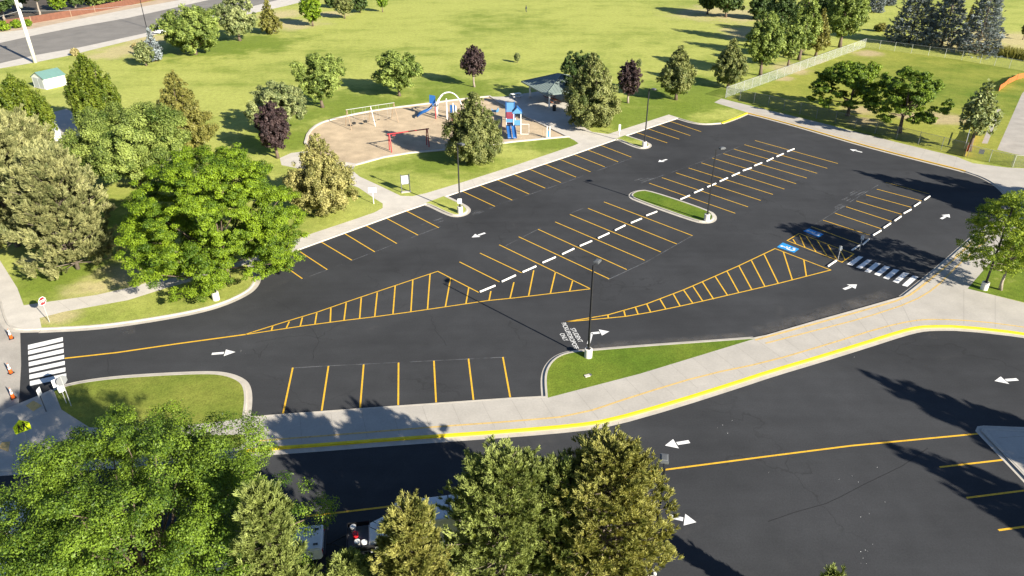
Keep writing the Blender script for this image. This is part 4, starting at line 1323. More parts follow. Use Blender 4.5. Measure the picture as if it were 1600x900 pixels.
lamp('black lamp post inside the bright locust at the left', (338, 468), R(-60))
lm2 = lamp('black lamp post with a white plate on the first grass bulb of the kerb row', (719, 332.5), R(-45))
lamp('black lamp post on the second, farther grass bulb of the kerb row', (1006.5, 229.5), R(-45))
lamp('black lamp post on the long grass island between the stalls', (1104, 344.5), R(20))
lamp('black lamp post on the tip of the triangular lawn with the longest shadow in view', (919, 557.5), R(60))
lamp('black lamp post half hidden in the leaning young tree at the right edge', (1537, 452), R(190))
ph = G(1038, 733, 8.3)
lamp('black lamp post behind the yellowing foreground pine, only its head in view', None, R(80), pos=(ph[0], ph[1], TOP))

p = G(719, 332.5, TOP)
t = thing('pole_sign', 'small white plate strapped to the lamp post on the first grass bulb', 'sign', (p[0], p[1], TOP), face_cam(p))
MB().box((0, -.10, 1.45), (.46, .02, .62)).build('panel', M['sign_white'], t)
MB().box((0, -.082, 1.45), (.3, .02, .05)).build('bracket', M['dark_grey'], t)

# ------------------------------------------------------------------ wheel stops
proto = None


def wheel_stops(px, name_row, label_fn):
    global proto
    for i, (a, b) in enumerate(px):
        A, B = np.array(P2(*a, 0)), np.array(P2(*b, 0))
        c = (A + B) / 2; d = B - A
        rz = math.atan2(d[1], d[0])
        if proto is None:
            mb = MB()
            mb.prism([(-.09, 0), (.09, 0), (.075, .085), (.045, .125), (-.045, .125), (-.075, .085)], -.91, .91)
            o = mb.build('wheel_stop', M['stop_white'], None, .012)
            for v in o.data.vertices:                      # long axis along x
                v.co = (v.co.y, -v.co.x, v.co.z)
            proto = o
        else:
            o = proto.copy(); COL.objects.link(o)
        o.location = (c[0], c[1], .004); o.rotation_euler = (0, 0, rz + rs.uniform(-.025, .025))
        tag(o, label_fn(i, len(px)), 'wheel stop', name_row)


rs = random.Random(3)
wheel_stops([((749, 457), (774, 446.5)), ((783, 441), (806, 430.5)), ((816, 426), (837.5, 416.5)), ((847.5, 411), (867.5, 402.5)), ((877.5, 398), (897, 389)), ((906, 385), (924, 377)), ((934, 373), (951.5, 364.5)), ((960, 360.5), (977, 352.5)), ((985.5, 349), (1002, 342)), ((1009.5, 337.5), (1026, 331))],
            'wheel stops left of the grass island', lambda i, n: f'white wheel stop in the row left of the long grass island, {ORD[n - 1 - i]} from the island')
wheel_stops([((1062.5, 312), (1077.5, 306)), ((1084, 302), (1098, 296)), ((1104, 293), (1119, 287)), ((1123, 284.5), (1137.5, 278)), ((1142, 276), (1156, 270)), ((1160, 267.5), (1174, 262.5)), ((1177, 260), (1191, 254.5)), ((1196, 253), (1209, 247)), ((1212.5, 245.5), (1224, 240.5)), ((1229, 237.5), (1241, 233))],
            'wheel stops right of the grass island', lambda i, n: f'white wheel stop in the row right of the long grass island, {ORD[i]} from the island')
wheel_stops([((1330, 392), (1344.5, 383)), ((1346, 385), (1359, 372.5)), ((1364, 368), (1376, 361)), ((1379, 357.5), (1392, 349)), ((1395.5, 347), (1409, 337.5)), ((1412, 334), (1422.5, 328)), ((1426, 324), (1439, 316)), ((1442.5, 314), (1454, 306))],
            'wheel stops of the right hand stalls', lambda i, n: f'white wheel stop in the single row at the right, {ORD[i]} from the white crosswalk')
wheel_stops([((1292.5, 417), (1307, 407.5))], 'wheel stops of the right hand stalls', lambda i, n: 'white wheel stop of the accessible stall between the two yellow hatchings')

# ------------------------------------------------------------------ signs
def post_sign(name, label, base, face, parts, post_h, post_r=.03, z0=TOP, cat='sign', mt='galv', pos=None):
    p = G(base[0], base[1], z0) if pos is None else pos
    t = thing(name, label, cat, (p[0], p[1], z0), face)
    MB().tube([(0, .03, -.02), (0, .03, post_h)], post_r, 6).build('post', M[mt], t)
    for nm, mb, mt_ in parts:
        mb.build(nm, M[mt_], t)
    return t


def disc(r, n, y0, y1, zc, rot=0.0):
    return MB().prism([(r * math.cos(rot + 6.28319 * i / n), zc + r * math.sin(rot + 6.28319 * i / n)) for i in range(n)], y0, y1)


# accessible stall signs: slim white posts with small panels
for bx, lb in [((1309, 407), 'accessible parking sign on a thin post at the end of the hatched aisle'), ((1343, 390), 'accessible parking sign in the tree shade behind the blue marked stall')]:
    p = G(*bx, 0)
    tt_ = post_sign('parking_sign', lb, bx, R(-45) + math.pi, [('panel', MB().box((0, -.012, 1.35), (.30, .012, .45)), 'sign_white')], 1.62, z0=0.0)

# stop sign facing the traffic that leaves
st_ = post_sign('stop_sign', 'red and white stop sign on the kerb corner above the left crosswalk', (78, 503.5), R(75), [
    ('face', disc(.40, 8, -.006, .012, 2.1, R(22.5)), 'sign_white'), ('red_field', disc(.355, 8, -.012, -.0065, 2.1, R(22.5)), 'sign_red')], 2.45)
tx = text_mesh('lettering', 'STOP', M['sign_white'], st_, .27, .58, .02)
tx.rotation_euler = (R(90), 0, 0); tx.location = (0, -.016, 2.1)
# the other corner: white plate facing the viewer and the grey back of a stop sign
p = G(108, 640, TOP)
t = post_sign('stop_sign', 'grey back of the stop sign on the lower corner of the left crosswalk', (111, 634), face_cam(p, R(200)), [
    ('face', disc(.40, 8, -.006, .012, 2.25, R(22.5)), 'sign_back'), ('red_field', disc(.355, 8, -.012, -.0065, 2.25, R(22.5)), 'sign_red')], 2.6)
tx = text_mesh('lettering', 'STOP', M['sign_white'], t, .27, .58, .02)
tx.rotation_euler = (R(90), 0, 0); tx.location = (0, -.016, 2.25)
post_sign('notice_board', 'white notice plate on a post at the lower end of the left crosswalk', (104, 630), face_cam(p, R(12)), [('panel', MB().box((0, -.03, 1.95), (.85, .03, .62)).box((0, -.03, 1.3), (.45, .03, .5)), 'sign_white')], 2.2)
post_sign('edge_on_sign', 'sign seen edge on, a slim dark post below the left crosswalk', (73, 643), R(93), [('panel', MB().box((0, -.01, 1.75), (.45, .012, .6)), 'sign_white')], 2.05, .035, mt='dark_grey')
# school crossing sign, fluorescent, with two walking figures
ps = G(46, 712, TOP)
t = post_sign('crossing_sign', 'lime yellow school crossing sign with two black walking figures', (53, 712), face_cam(ps), [
    ('panel', MB().prism([(-.46, 2.05), (.46, 2.05), (.46, 2.62), (0, 3.02), (-.46, 2.62)], -.006, .012), 'sign_lime')], 2.95)
fg = MB()
for dx, s in ((-.15, .92), (.14, 1.0)):
    c = 2.13
    fg.prism([(dx + .055 * s * math.cos(a), c + .60 * s + .055 * s * math.sin(a)) for a in np.linspace(0, 5.6, 9)], -.014, -.008)
    for poly_ in ([(-.08, .28), (.07, .28), (.08, .53), (-.06, .53)], [(-.08, .285), (-.005, .285), (-.07, .0), (-.15, .0)], [(.0, .285), (.07, .285), (.17, .02), (.09, .0)], [(.06, .5), (.10, .47), (.20, .34), (.16, .31)], [(-.06, .5), (-.10, .48), (-.19, .33), (-.15, .31)]):
        fg.prism([(dx + a * s, c + b * s) for a, b in poly_], -.014, -.008)
fg.build('figures', M['black'], t)
# park signs by the path
p = G(584, 318.5, TOP)
post_sign('park_sign', 'white sign plate on a white post at the left side of the path mouth', (584, 318.5), face_cam(p, R(-8)), [('panel', MB().box((0, -.02, 1.72), (.92, .03, .62)), 'sign_white'), ('cap', MB().box((.1, .0, 2.06), (.5, .09, .05)), 'sign_back')], 2.0, .05, mt='white_metal')
p = G(634.5, 300, TOP)
t = thing('notice_board', 'white notice in a dark two post frame on the lawn right of the path', 'sign', (p[0], p[1], TOP), face_cam(p, R(8)))
for s in (-1, 1):
    MB().box((.50 * s, 0, 1.12), (.09, .09, 2.25)).build('post', M['dark_grey'], t)
MB().box((0, 0, 2.12), (.92, .07, .07)).build('top_bar', M['dark_grey'], t)
MB().box((0, 0, 1.02), (.92, .07, .05)).build('bottom_bar', M['dark_grey'], t)
MB().box((0, -.02, 1.57), (.86, .03, 1.02)).build('panel', M['sign_white'], t)
MB().box((0, 0, .03), (1.2, .5, .06)).build('footing', M['concrete_pale'], t)
p = G(968, 211, TOP)
post_sign('marker_post', 'short white marker sign on the far grass bulb left of its lamp post', (967.5, 212), face_cam(p), [('panel', MB().box((0, -.02, 1.2), (.30, .03, .95)), 'sign_white')], 1.7, .04, mt='white_metal')

# ------------------------------------------------------------------ traffic cones
def cone(label, base, pos=None, z0=.006):
    p = G(base[0], base[1], z0) if pos is None else pos
    t = thing('traffic_cone', label, 'traffic cone', (p[0], p[1], z0), rs.uniform(0, 6), 'orange traffic cones')
    MB().box((0, 0, .025), (.38, .38, .05), 0, .92).build('base', M['rubber'], t)
    MB().tube([(0, 0, .05), (0, 0, .95)], [.15, .022], 14).build('body', M['orange'], t, smooth=True)
    MB().tube([(0, 0, .40), (0, 0, .56)], [.104, .081], 14).build('collar', M['sign_white'], t, smooth=True)
    MB().tube([(0, 0, .62), (0, 0, .86)], [.072, .039], 14).build('collar', M['sign_white'], t, smooth=True)
    return t


cone('orange traffic cone at the street end, topmost of three', (18, 529))
cone('orange traffic cone at the street end, middle one of three', (17.5, 583))
cone('orange traffic cone at the street end, lowest of three, in the tree shade', (21, 622))

# tactile pads at the ramps
for b_, w in [([(40, 634), (52, 626), (66, 634), (52, 643)], 1), ([(-2, 700), (3, 691), (16, 690), (13, 706)], 1)]:
    tag(sheet('tactile_paving', T(b_), TOP + .012, M['yellow_faded']), 'x', 'x') if False else sheet('tactile_paving', T(b_), TOP + .012, M['yellow_faded'])

# valve box lid and pipe in the triangular lawn
p = G(917.5, 587.5, TOP)
t = thing('valve_box', 'small pale valve box lid set in the triangular lawn', 'valve box', tuple(p), .4)
MB().box((0, 0, .03), (.42, .28, .06)).build('lid', M['concrete_pale'], t)
MB().box((.30, .05, .02), (.16, .22, .05)).build('rim', M['dark_grey'], t)
# manhole ring near the bend of the yellow kerb
ws_ = MB()
c = P2(1457, 525.5, 0)
ribbon(ws_, [(c[0] + .33 * math.cos(a), c[1] + .33 * math.sin(a)) for a in np.linspace(0, 6.283, 25)[:-1]], .10, .004, True)
struct(ws_.build('manhole_ring', M['dust']))

# ------------------------------------------------------------------ fences
def chain_fence(label, px, h=1.83, mt='chain_mesh', z0=TOP, pm='galv'):
    pts = [np.array(P2(*q_, z0)) for q_ in px]
    c0 = pts[0]
    t = thing('chain_link_fence', label, 'fence', (c0[0], c0[1], z0))
    V = []; U = []; F = []; u = 0.0
    rail = MB(); tops = []
    for a, b in zip(pts, pts[1:]):
        L_ = float(np.linalg.norm(b - a)); k = max(1, round(L_ / 3.0))
        i = len(V)
        V += [(*(a - c0), .04), (*(b - c0), .04), (*(b - c0), h), (*(a - c0), h)]
        U += [(u, 0), (u + L_, 0), (u + L_, h), (u, h)]; u += L_
        F.append((i, i + 1, i + 2, i + 3))
        rail.tube([(*(a - c0), h), (*(b - c0), h)], .022, 5)
        for j in range(k):
            q_ = a + (b - a) * j / k - c0
            tops.append(q_)
    tops.append(pts[-1] - c0)
    me = bpy.data.meshes.new('wire_mesh'); me.from_pydata(V, [], F)
    uv = me.uv_layers.new(name='UVMap')
    for lp in me.loops:
        uv.data[lp.index].uv = U[lp.vertex_index]
    me.materials.append(M[mt])
    o = bpy.data.objects.new('wire_mesh', me); COL.objects.link(o); o.parent = t
    rail.build('top_rail', M[pm], t)
    first = None
    for q_ in tops[:95]:
        if first is None:
            first = MB().tube([(0, 0, -.05), (0, 0, h + .06)], .035, 6).build('post', M[pm], t)
            first.location = (q_[0], q_[1], 0)
        else:
            d = first.copy(); COL.objects.link(d); d.parent = t; d.location = (q_[0], q_[1], 0)
    return t


chain_fence('pale chain link fence running away from the far corner of the lot', [(1133.5, 153), (1200, 129), (1351, 74)])
chain_fence('chain link fence along the far side of the fenced lawn', [(1351, 74.2), (1397, 80), (1450, 87), (1502, 94), (1531, 99), (1600, 111), (1660, 122)], mt='chain_thin')
chain_fence('low contrast chain link fence along the far walk, under the dark locusts', [(1134, 153.5), (1200, 167), (1275, 185.5), (1400, 217.5), (1507, 244)], mt='chain_thin', pm='sign_back')
chain_fence('chain link fence with a small grey sign between the safety net and the slab', [(1511, 245), (1545, 253), (1580, 261)], 1.6, 'chain_thin')
chain_fence('chain link gate panel at the right edge beside the slab', [(1582, 261.5), (1640, 262)], 1.6, 'chain_thin')
p = G(1530, 249, TOP)
t = thing('fence_sign', 'small blue grey sign hung on the chain link fence', 'sign', (p[0], p[1], TOP), face_cam(p))
MB().box((0, -.07, 1.1), (.62, .02, .62)).build('panel', M['sign_back'], t)
t = thing('leaning_post', 'pale leaning board beside the lower end of the safety net', 'board', tuple(G(1507, 231, TOP)))
a, b = G(1507, 232, TOP) - G(1507, 231, TOP), G(1512.5, 212, TOP) - G(1507, 231, TOP)
MB().tube([a + (0, 0, 1.0), b + (0, 0, 1.0)], .05, 4).build('rail', M['galv'], t)
MB().tube([a, a + (0, 0, 1.1)], .05, 4).build('post', M['galv'], t)
MB().tube([b, b + (0, 0, 1.1)], .05, 4).build('post', M['galv'], t)


def net(label, px, h=1.1):
    pts = [np.array(P2(*q_)) for q_ in px]
    c0 = pts[0]
    t = thing('safety_net', label, 'safety fence', (c0[0], c0[1], TOP), group='orange safety nets')
    V, U, F = [], [], []; u = 0
    rg = np.random.default_rng(9)
    fine = []
    for a, b in zip(pts, pts[1:]):
        for k in range(4):
            fine.append(a + (b - a) * k / 4)
    fine.append(pts[-1])
    hs = [h * (1 if i % 4 == 0 else rg.uniform(.78, .95)) for i in range(len(fine))]
    for i in range(len(fine) - 1):
        a, b = fine[i] - c0, fine[i + 1] - c0
        L_ = float(np.linalg.norm(b - a)); j = len(V)
        V += [(*a, .05), (*b, .05), (*b, hs[i + 1]), (*a, hs[i])]; U += [(u, 0), (u + L_, 0), (u + L_, hs[i + 1]), (u, hs[i])]; u += L_
        F.append((j, j + 1, j + 2, j + 3))
    me = bpy.data.meshes.new('net'); me.from_pydata(V, [], F)
    uv = me.uv_layers.new(name='UVMap')
    for lp in me.loops:
        uv.data[lp.index].uv = U[lp.vertex_index]
    me.materials.append(M['orange_mesh'])
    o = bpy.data.objects.new('net', me); COL.objects.link(o); o.parent = t
    for q_ in pts:
        MB().tube([(*(q_ - c0), -.02), (*(q_ - c0), h + .1)], .03, 5).build('stake', M['rubber'], t)


net('short orange safety net beside the pale leaved tree', [(1506, 245), (1515, 226), (1526, 210)])
net('orange safety net rising to the right edge above the slab', [(1560, 143), (1574, 132), (1588, 125), (1602, 121), (1640, 117)])

# brown board fence beyond the street
px = [(11, 41.5), (50, 36.5), (112, 26), (149, 19), (200, 9), (245, -1), (330, -18)]
pts = [np.array(P2(*q_)) for q_ in px]
t = thing('board_fence', 'brown board fence along the yards beyond the street', 'fence', (*pts[0], TOP))
bm_ = MB(); cap_ = MB()
for a, b in zip(pts, pts[1:]):
    d = b - a; L_ = float(np.linalg.norm(d)); rz = math.atan2(d[1], d[0]); k = int(L_ / .22)
    for j in range(k):
        c = a + d * (j + .5) / k - pts[0]
        hh = 1.68 + rs.uniform(-.025, .025)
        bm_.box((c[0], c[1], hh / 2), (L_ / k * .94, .03, hh), rz)
    c = (a + b) / 2 - pts[0]
    cap_.box((c[0], c[1] + .04, 1.45), (L_, .05, .1), rz).box((c[0], c[1] + .04, .4), (L_, .05, .1), rz)
bm_.build('boards', M['brown_fence'], t); cap_.build('rails', M['brown_fence'], t)
for a in pts[1:4]:
    MB().box((a[0] - pts[0][0], a[1] - pts[0][1] - .06, .9), (.12, .12, 1.8)).build('post', M['tan_metal'], t)

# ------------------------------------------------------------------ street poles and wires
p = G(55.5, 98, TOP)
upole = thing('utility_pole', 'thick pale utility pole standing by the street at the top left', 'utility pole', tuple(p))
MB().tube([(0, 0, -.1), (0, 0, 6), (0, 0, 15)], [.40, .35, .27], 14).build('pole', M['white_pole'], upole, smooth=True)
MB().box((0, 0, 14.2), (.16, 3.2, .18)).build('crossarm', M['white_pole'], upole)
hw1 = height_at(p, 17)
MB().tube([(.62, -.1, hw1 + .6), (.62, -.1, hw1 + 1.25), (.62, -.1, hw1 + 1.5)], [.34, .36, .2], 12).build('transformer', M['galv'], upole, smooth=True)
MB().tube([(.1, 0, hw1 + .9), (.6, -.1, hw1 + .9)], .06, 5).build('bracket', M['galv'], upole)
p2 = G(229, 43, TOP)
t = thing('street_pole', 'thin dark pole on the verge behind the blue green conifer', 'pole', tuple(p2))
h2 = 8.5
MB().tube([(0, 0, 0), (0, 0, h2)], [.11, .07], 6).build('pole', M['black_metal'], t)
MB().tube([(0, 0, h2 - .1), (-.9, .9, h2 + .25)], .05, 5).build('arm', M['black_metal'], t)
MB().box((-1.1, 1.1, h2 + .28), (.55, .26, .12), R(-45)).build('lamp_head', M['dark_grey'], t)


def wire(label, a, b, sag):
    a, b = Vector(a), Vector(b)
    o = thing('overhead_wire', label, 'wire', tuple(a), group='overhead wires')
    pts = [(b - a) * (k / 16) + Vector((0, 0, -sag * 4 * (k / 16) * (1 - k / 16))) for k in range(17)]
    MB().tube(pts, .028, 5).build('cable', M['galv'], o)


PA, PB = Vector(tuple(p)), Vector(tuple(p2))
dirw = (PB - PA).normalized()
wire('overhead wire from the utility pole to the thin dark pole', PA + Vector((0, 0, hw1)), PB + Vector((0, 0, height_at(p2, 6))), .5)
wire('overhead wire leaving the utility pole to the left at middle height', PA + Vector((0, 0, hw1)), PA - dirw * 45 + Vector((0, 0, hw1 + .1)), .5)
wire('overhead wire leaving the utility pole to the left near the top edge', PA + Vector((0, 0, hw1 + 2.6)), PA - dirw * 45 + Vector((0, 0, hw1 + 2.7)), .5)

# ------------------------------------------------------------------ garden shed
A, B, C = (np.array(P2(*q_)) for q_ in ((58.5, 135), (73, 140), (105, 132.5)))
d = C - B; Ls = float(np.linalg.norm(d)); rz = math.atan2(d[1], d[0])
Ws = float(abs(np.dot(A - B, np.array((-d[1], d[0])) / Ls)))
Ws = max(2.4, min(Ws, 3.6))
t = thing('garden_shed', 'small white shed with a teal gable roof on the lawn', 'shed', (B[0], B[1], TOP), rz)
wl = 1.95; pk = 2.85
MB().prism([(0, 0), (Ws, 0), (Ws, wl), (Ws / 2, pk), (0, wl)], 0, Ls, 'x').build('wall', M['white_wall'], t)
rf = MB()
for y0, y1 in ((-.18, Ws / 2), (Ws + .18, Ws / 2)):
    z0_ = wl - .12; 
    rf.quadface([(-.18, y0, z0_ + .05), (Ls + .18, y0, z0_ + .05), (Ls + .18, y1, pk + .06), (-.18, y1, pk + .06)])
    rf.quadface([(-.18, y0, z0_ - .02), (-.18, y0, z0_ + .05), (Ls + .18, y0, z0_ + .05), (Ls + .18, y0, z0_ - .02)])
    rf.quadface([(-.18, y0, z0_ - .02), (-.18, y1, pk - .02), (-.18, y1, pk + .06), (-.18, y0, z0_ + .05)])
rf.build('roof', M['teal_roof'], t)
for k, x in enumerate((Ws * .30, Ws * .70)):
    MB().box((-.025, x, .95), (.05, Ws * .36, 1.8)).build('door', M['grey_door'], t)
MB().box((Ls / 2, Ws / 2, .03), (Ls + .3, Ws + .3, .06)).build('footing', M['concrete_pale'], t)

# white cabinet on the concrete pad among the left trees
a, b = np.array(P2(81, 201)), np.array(P2(94, 224))
t = thing('utility_cabinet', 'long white utility cabinet on the concrete pad between the columnar trees', 'cabinet', (*((a + b) / 2), TOP), math.atan2((b - a)[1], (b - a)[0]))
Lc = float(np.linalg.norm(b - a)) * .8
MB().box((0, 0, .10), (Lc + .1, 1.1, .2)).build('plinth', M['concrete_old'], t)
MB().box((0, 0, .85), (Lc, 1.0, 1.3)).build('body', M['white_wall'], t, .03)
MB().box((0, 0, 1.53), (Lc + .1, 1.1, .06)).build('lid', M['white_metal'], t)
for s in (-.25, .25):
    MB().box((Lc * s, -.515, .85), (Lc * .44, .03, 1.1)).build('door', M['white_metal'], t)

# ------------------------------------------------------------------ picnic shelter
A, B = np.array(P2(828, 152.5)), np.array(P2(858, 169.5))
d = B - A; S = float(np.linalg.norm(d)); ux = d / S; uy = np.array((-ux[1], ux[0]))
if uy[0] < 0:
    uy = -uy
S2 = S
ctr = A + ux * S / 2 + uy * S2 / 2
rz = math.atan2(ux[1], ux[0])
t = thing('picnic_shelter', 'picnic shelter with a green hipped metal roof on pale posts', 'shelter', (*ctr, TOP), rz)
eh = 2.55; ov = 1.15; pk = 4.4
sgn = 1 if ux[0] * uy[1] - ux[1] * uy[0] > 0 else -1
for sx in (-1, 1):
    for sy in (-1, 1):
        po = MB().box((sx * S / 2, sy * S2 / 2, eh / 2), (.22, .22, eh)).build('post', M['white_metal'], t)
        MB().box((sx * S / 2, sy * S2 / 2, .12), (.40, .40, .24)).build('footing', M['concrete_pale'], po)
hx = S / 2 + ov
rf = MB()
cs = [(-hx, -hx, eh + .08), (hx, -hx, eh + .08), (hx, hx, eh + .08), (-hx, hx, eh + .08)]
rl = .6
ap = [(-rl, 0, pk), (rl, 0, pk)]
rf.quadface([cs[0], cs[1], ap[1], ap[0]]); rf.quadface([cs[1], cs[2], ap[1]]); rf.quadface([cs[2], cs[3], ap[0], ap[1]]); rf.quadface([cs[3], cs[0], ap[0]])
for i in range(4):
    a, b = cs[i], cs[(i + 1) % 4]
    rf.quadface([(a[0], a[1], a[2] - .18), (b[0], b[1], b[2] - .18), b, a])
rf.quadface([(c_[0], c_[1], c_[2] - .18) for c_ in cs][::-1])
roof = rf.build('roof', M['green_roof'], t)
sm = MB()                                             # standing seams and hip caps
for i in range(4):
    a, b = np.array(cs[i]), np.array(cs[(i + 1) % 4])
    e0 = np.array(ap[0] if i in (0, 3) else ap[1]) if i != 2 else np.array(ap[1])
    sm.tube([a + (0, 0, .03), (np.array(ap[0]) if i in (0, 3) else np.array(ap[1])) + (0, 0, .03)], .06, 4)
    top_m = (np.array(ap[0]) + np.array(ap[1])) / 2 if i % 2 == 0 else np.array(ap[1] if i == 1 else ap[0])
    for k in range(1, 16):
        f = k / 16
        p0 = a + (b - a) * f
        h_ = 1 - abs(2 * f - 1)
        p1 = p0 + (top_m - (a + b) / 2) * h_
        sm.tube([p0 + (0, 0, .02), p1 + (0, 0, .02)], .022, 3, cap=False)
sm.build('roof_seams', M['green_roof'], roof)
ov_b = MB()
for sx in (-1, 1):
    ov_b.box((sx * S / 2, 0, eh - .14), (.18, S, .28)).box((0, sx * S / 2, eh - .142), (S - .2, .18, .27))
ov_b.build('beams', M['tan_metal'], t)


def picnic_table(label, loc, rz, mt='table_red'):
    t = thing('picnic_table', label, 'picnic table', loc, rz, 'picnic tables')
    MB().box((0, 0, .74), (1.8, .75, .05)).build('tabletop', M[mt], t)
    for s in (-1, 1):
        MB().box((0, s * .72, .44), (1.8, .27, .045)).build('bench', M[mt], t)
        MB().tube([(s * .6, -.8, .40), (s * .6, .8, .40)], .03, 4).tube([(s * .6, -.28, .72), (s * .6, -.55, .0)], .03, 4).tube([(s * .6, .28, .72), (s * .6, .55, .0)], .03, 4).build('leg_frame', M['dark_grey'], t)
    return t


zt = TOP + .005
picnic_table('brown red picnic table under the left half of the shelter roof', (*(ctr - ux * 1.6 - uy * 1.0), zt), rz + .1)
picnic_table('brown red picnic table by the front post of the shelter', (*(ctr + ux * 1.3 - uy * 1.6), zt), rz)
picnic_table('brown red picnic table under the rear of the shelter roof', (*(ctr + ux * .6 + uy * 1.7), zt), rz + 1.5)
picnic_table('white topped picnic table in the sun left of the shelter', (*P2(806, 153), zt), .5, 'white_metal')
p = G(866, 173, TOP)
t = thing('litter_bin', 'dark litter bin beside the front post of the shelter', 'litter bin', (p[0], p[1], zt))
MB().tube([(0, 0, 0), (0, 0, .85)], [.28, .31], 14).build('drum', M['black_metal'], t)
MB().tube([(0, 0, .85), (0, 0, .93), (0, 0, 1.02)], [.33, .31, .12], 14).build('lid', M['dark_grey'], t)

# ------------------------------------------------------------------ play equipment
zs = TOP + .012


def swing_set():
    h = 2.75
    A, C = G(541.5, 171.5, zs + h), G(615, 160.5, zs + h)
    c = (A + C) / 2
    t = thing('swing_set', 'three legged pale swing set with tan end frames at the left of the play area', 'swing set', (c[0], c[1], zs))
    A = A - (c[0], c[1], zs); C = C - (c[0], c[1], zs)
    u = (C - A) / np.linalg.norm(C - A); w = np.array((-u[1], u[0], 0))
    for i, f in enumerate((0, .5, 1)):
        b = A + (C - A) * f
        for s in (-1, 1):
            MB().tube([b, (b[0] + w[0] * s * 1.35, b[1] + w[1] * s * 1.35, -.02)], .05, 6).build('leg', M['white_metal' if (i == 1 and s < 0) else 'tan_metal'], t)
    MB().tube([A - u * .12, C + u * .12], .04, 8).build('beam', M['galv'], t)
    for f in (.12, .36, .64, .88):
        b = A + (C - A) * f
        ch_ = MB()
        for s in (-.22, .22):
            ch_.tube([b + u * s, (b[0] + u[0] * s, b[1] + u[1] * s, .52)], .012, 4)
        ch_.build('chain', M['galv'], t)
        st2 = MB().box((b[0], b[1], .5), (.46, .2, .05), math.atan2(u[1], u[0])) if f > .5 else MB().box((b[0], b[1], .55), (.46, .36, .30), math.atan2(u[1], u[0]), 1.1)
        st2.build('seat', M['rubber'], t)


swing_set()


def red_swing():
    h = 2.45
    A, C = G(608, 209.5, zs + h), G(667, 201.5, zs + h)
    c = (A + C) / 2
    t = thing('red_swing', 'red arch swing frame in the middle of the play area', 'swing set', (c[0], c[1], zs))
    A = A - (c[0], c[1], zs); C = C - (c[0], c[1], zs)
    u = (C - A) / np.linalg.norm(C - A); w = np.array((-u[1], u[0], 0))
    MB().tube([A - u * .3, C + u * .3], .085, 8).build('beam', M['red_metal'], t)
    for b in (A, C):
        for s in (-1, 1):
            MB().tube([(b[0] + w[0] * s * .10, b[1] + w[1] * s * .10, h + .05), (b[0] + w[0] * s * .42, b[1] + w[1] * s * .42, h * .62), (b[0] + w[0] * s * .52, b[1] + w[1] * s * .52, -.02)], .07, 8).build('leg', M['red_metal'], t)
        MB().tube([(b[0] - w[0] * .42, b[1] - w[1] * .42, h * .62), (b[0] + w[0] * .42, b[1] + w[1] * .42, h * .62)], .045, 6).build('brace', M['red_metal'], t)
    b = A + (C - A) * .12
    MB().tube([(b[0], b[1], h), (b[0], b[1], h - .45)], .02, 4).box((b[0], b[1], h - .25), (.5, .08, .12), math.atan2(u[1], u[0])).build('hanger', M['red_metal'], t)


red_swing()


def slide_part(t, a, b, w, mt, name='slide', curve=.0, walls=.18):
    """open chute from the high point a to the low point b"""
    a, b = np.array(a, float), np.array(b, float)
    dxy = (b - a)[:2]; n = np.array((-dxy[1], dxy[0])) / np.linalg.norm(dxy)
    rows = []
    for k in range(13):
        f = k / 12
        zf = f + .10 * math.sin(f * math.pi * 2) * .8
        p_ = a + (b - a) * f
        off = curve * math.sin(f * math.pi)
        p_[:2] += n * off
        p_[2] = a[2] + (b[2] - a[2]) * min(max(zf, 0), 1)
        rows.append([np.array((*(p_[:2] + n * s * w / 2), p_[2] + z)) for s, z in ((-1, walls), (-1, 0), (1, 0), (1, walls))])
    mb = MB()
    for r0, r1 in zip(rows, rows[1:]):
        for j in range(3):
            mb.quadface([r0[j], r0[j + 1], r1[j + 1], r1[j]])
    o = mb.build(name, M[mt], t, smooth=True)
    sd_ = o.modifiers.new('thickness', 'SOLIDIFY'); sd_.thickness = .035
    return o


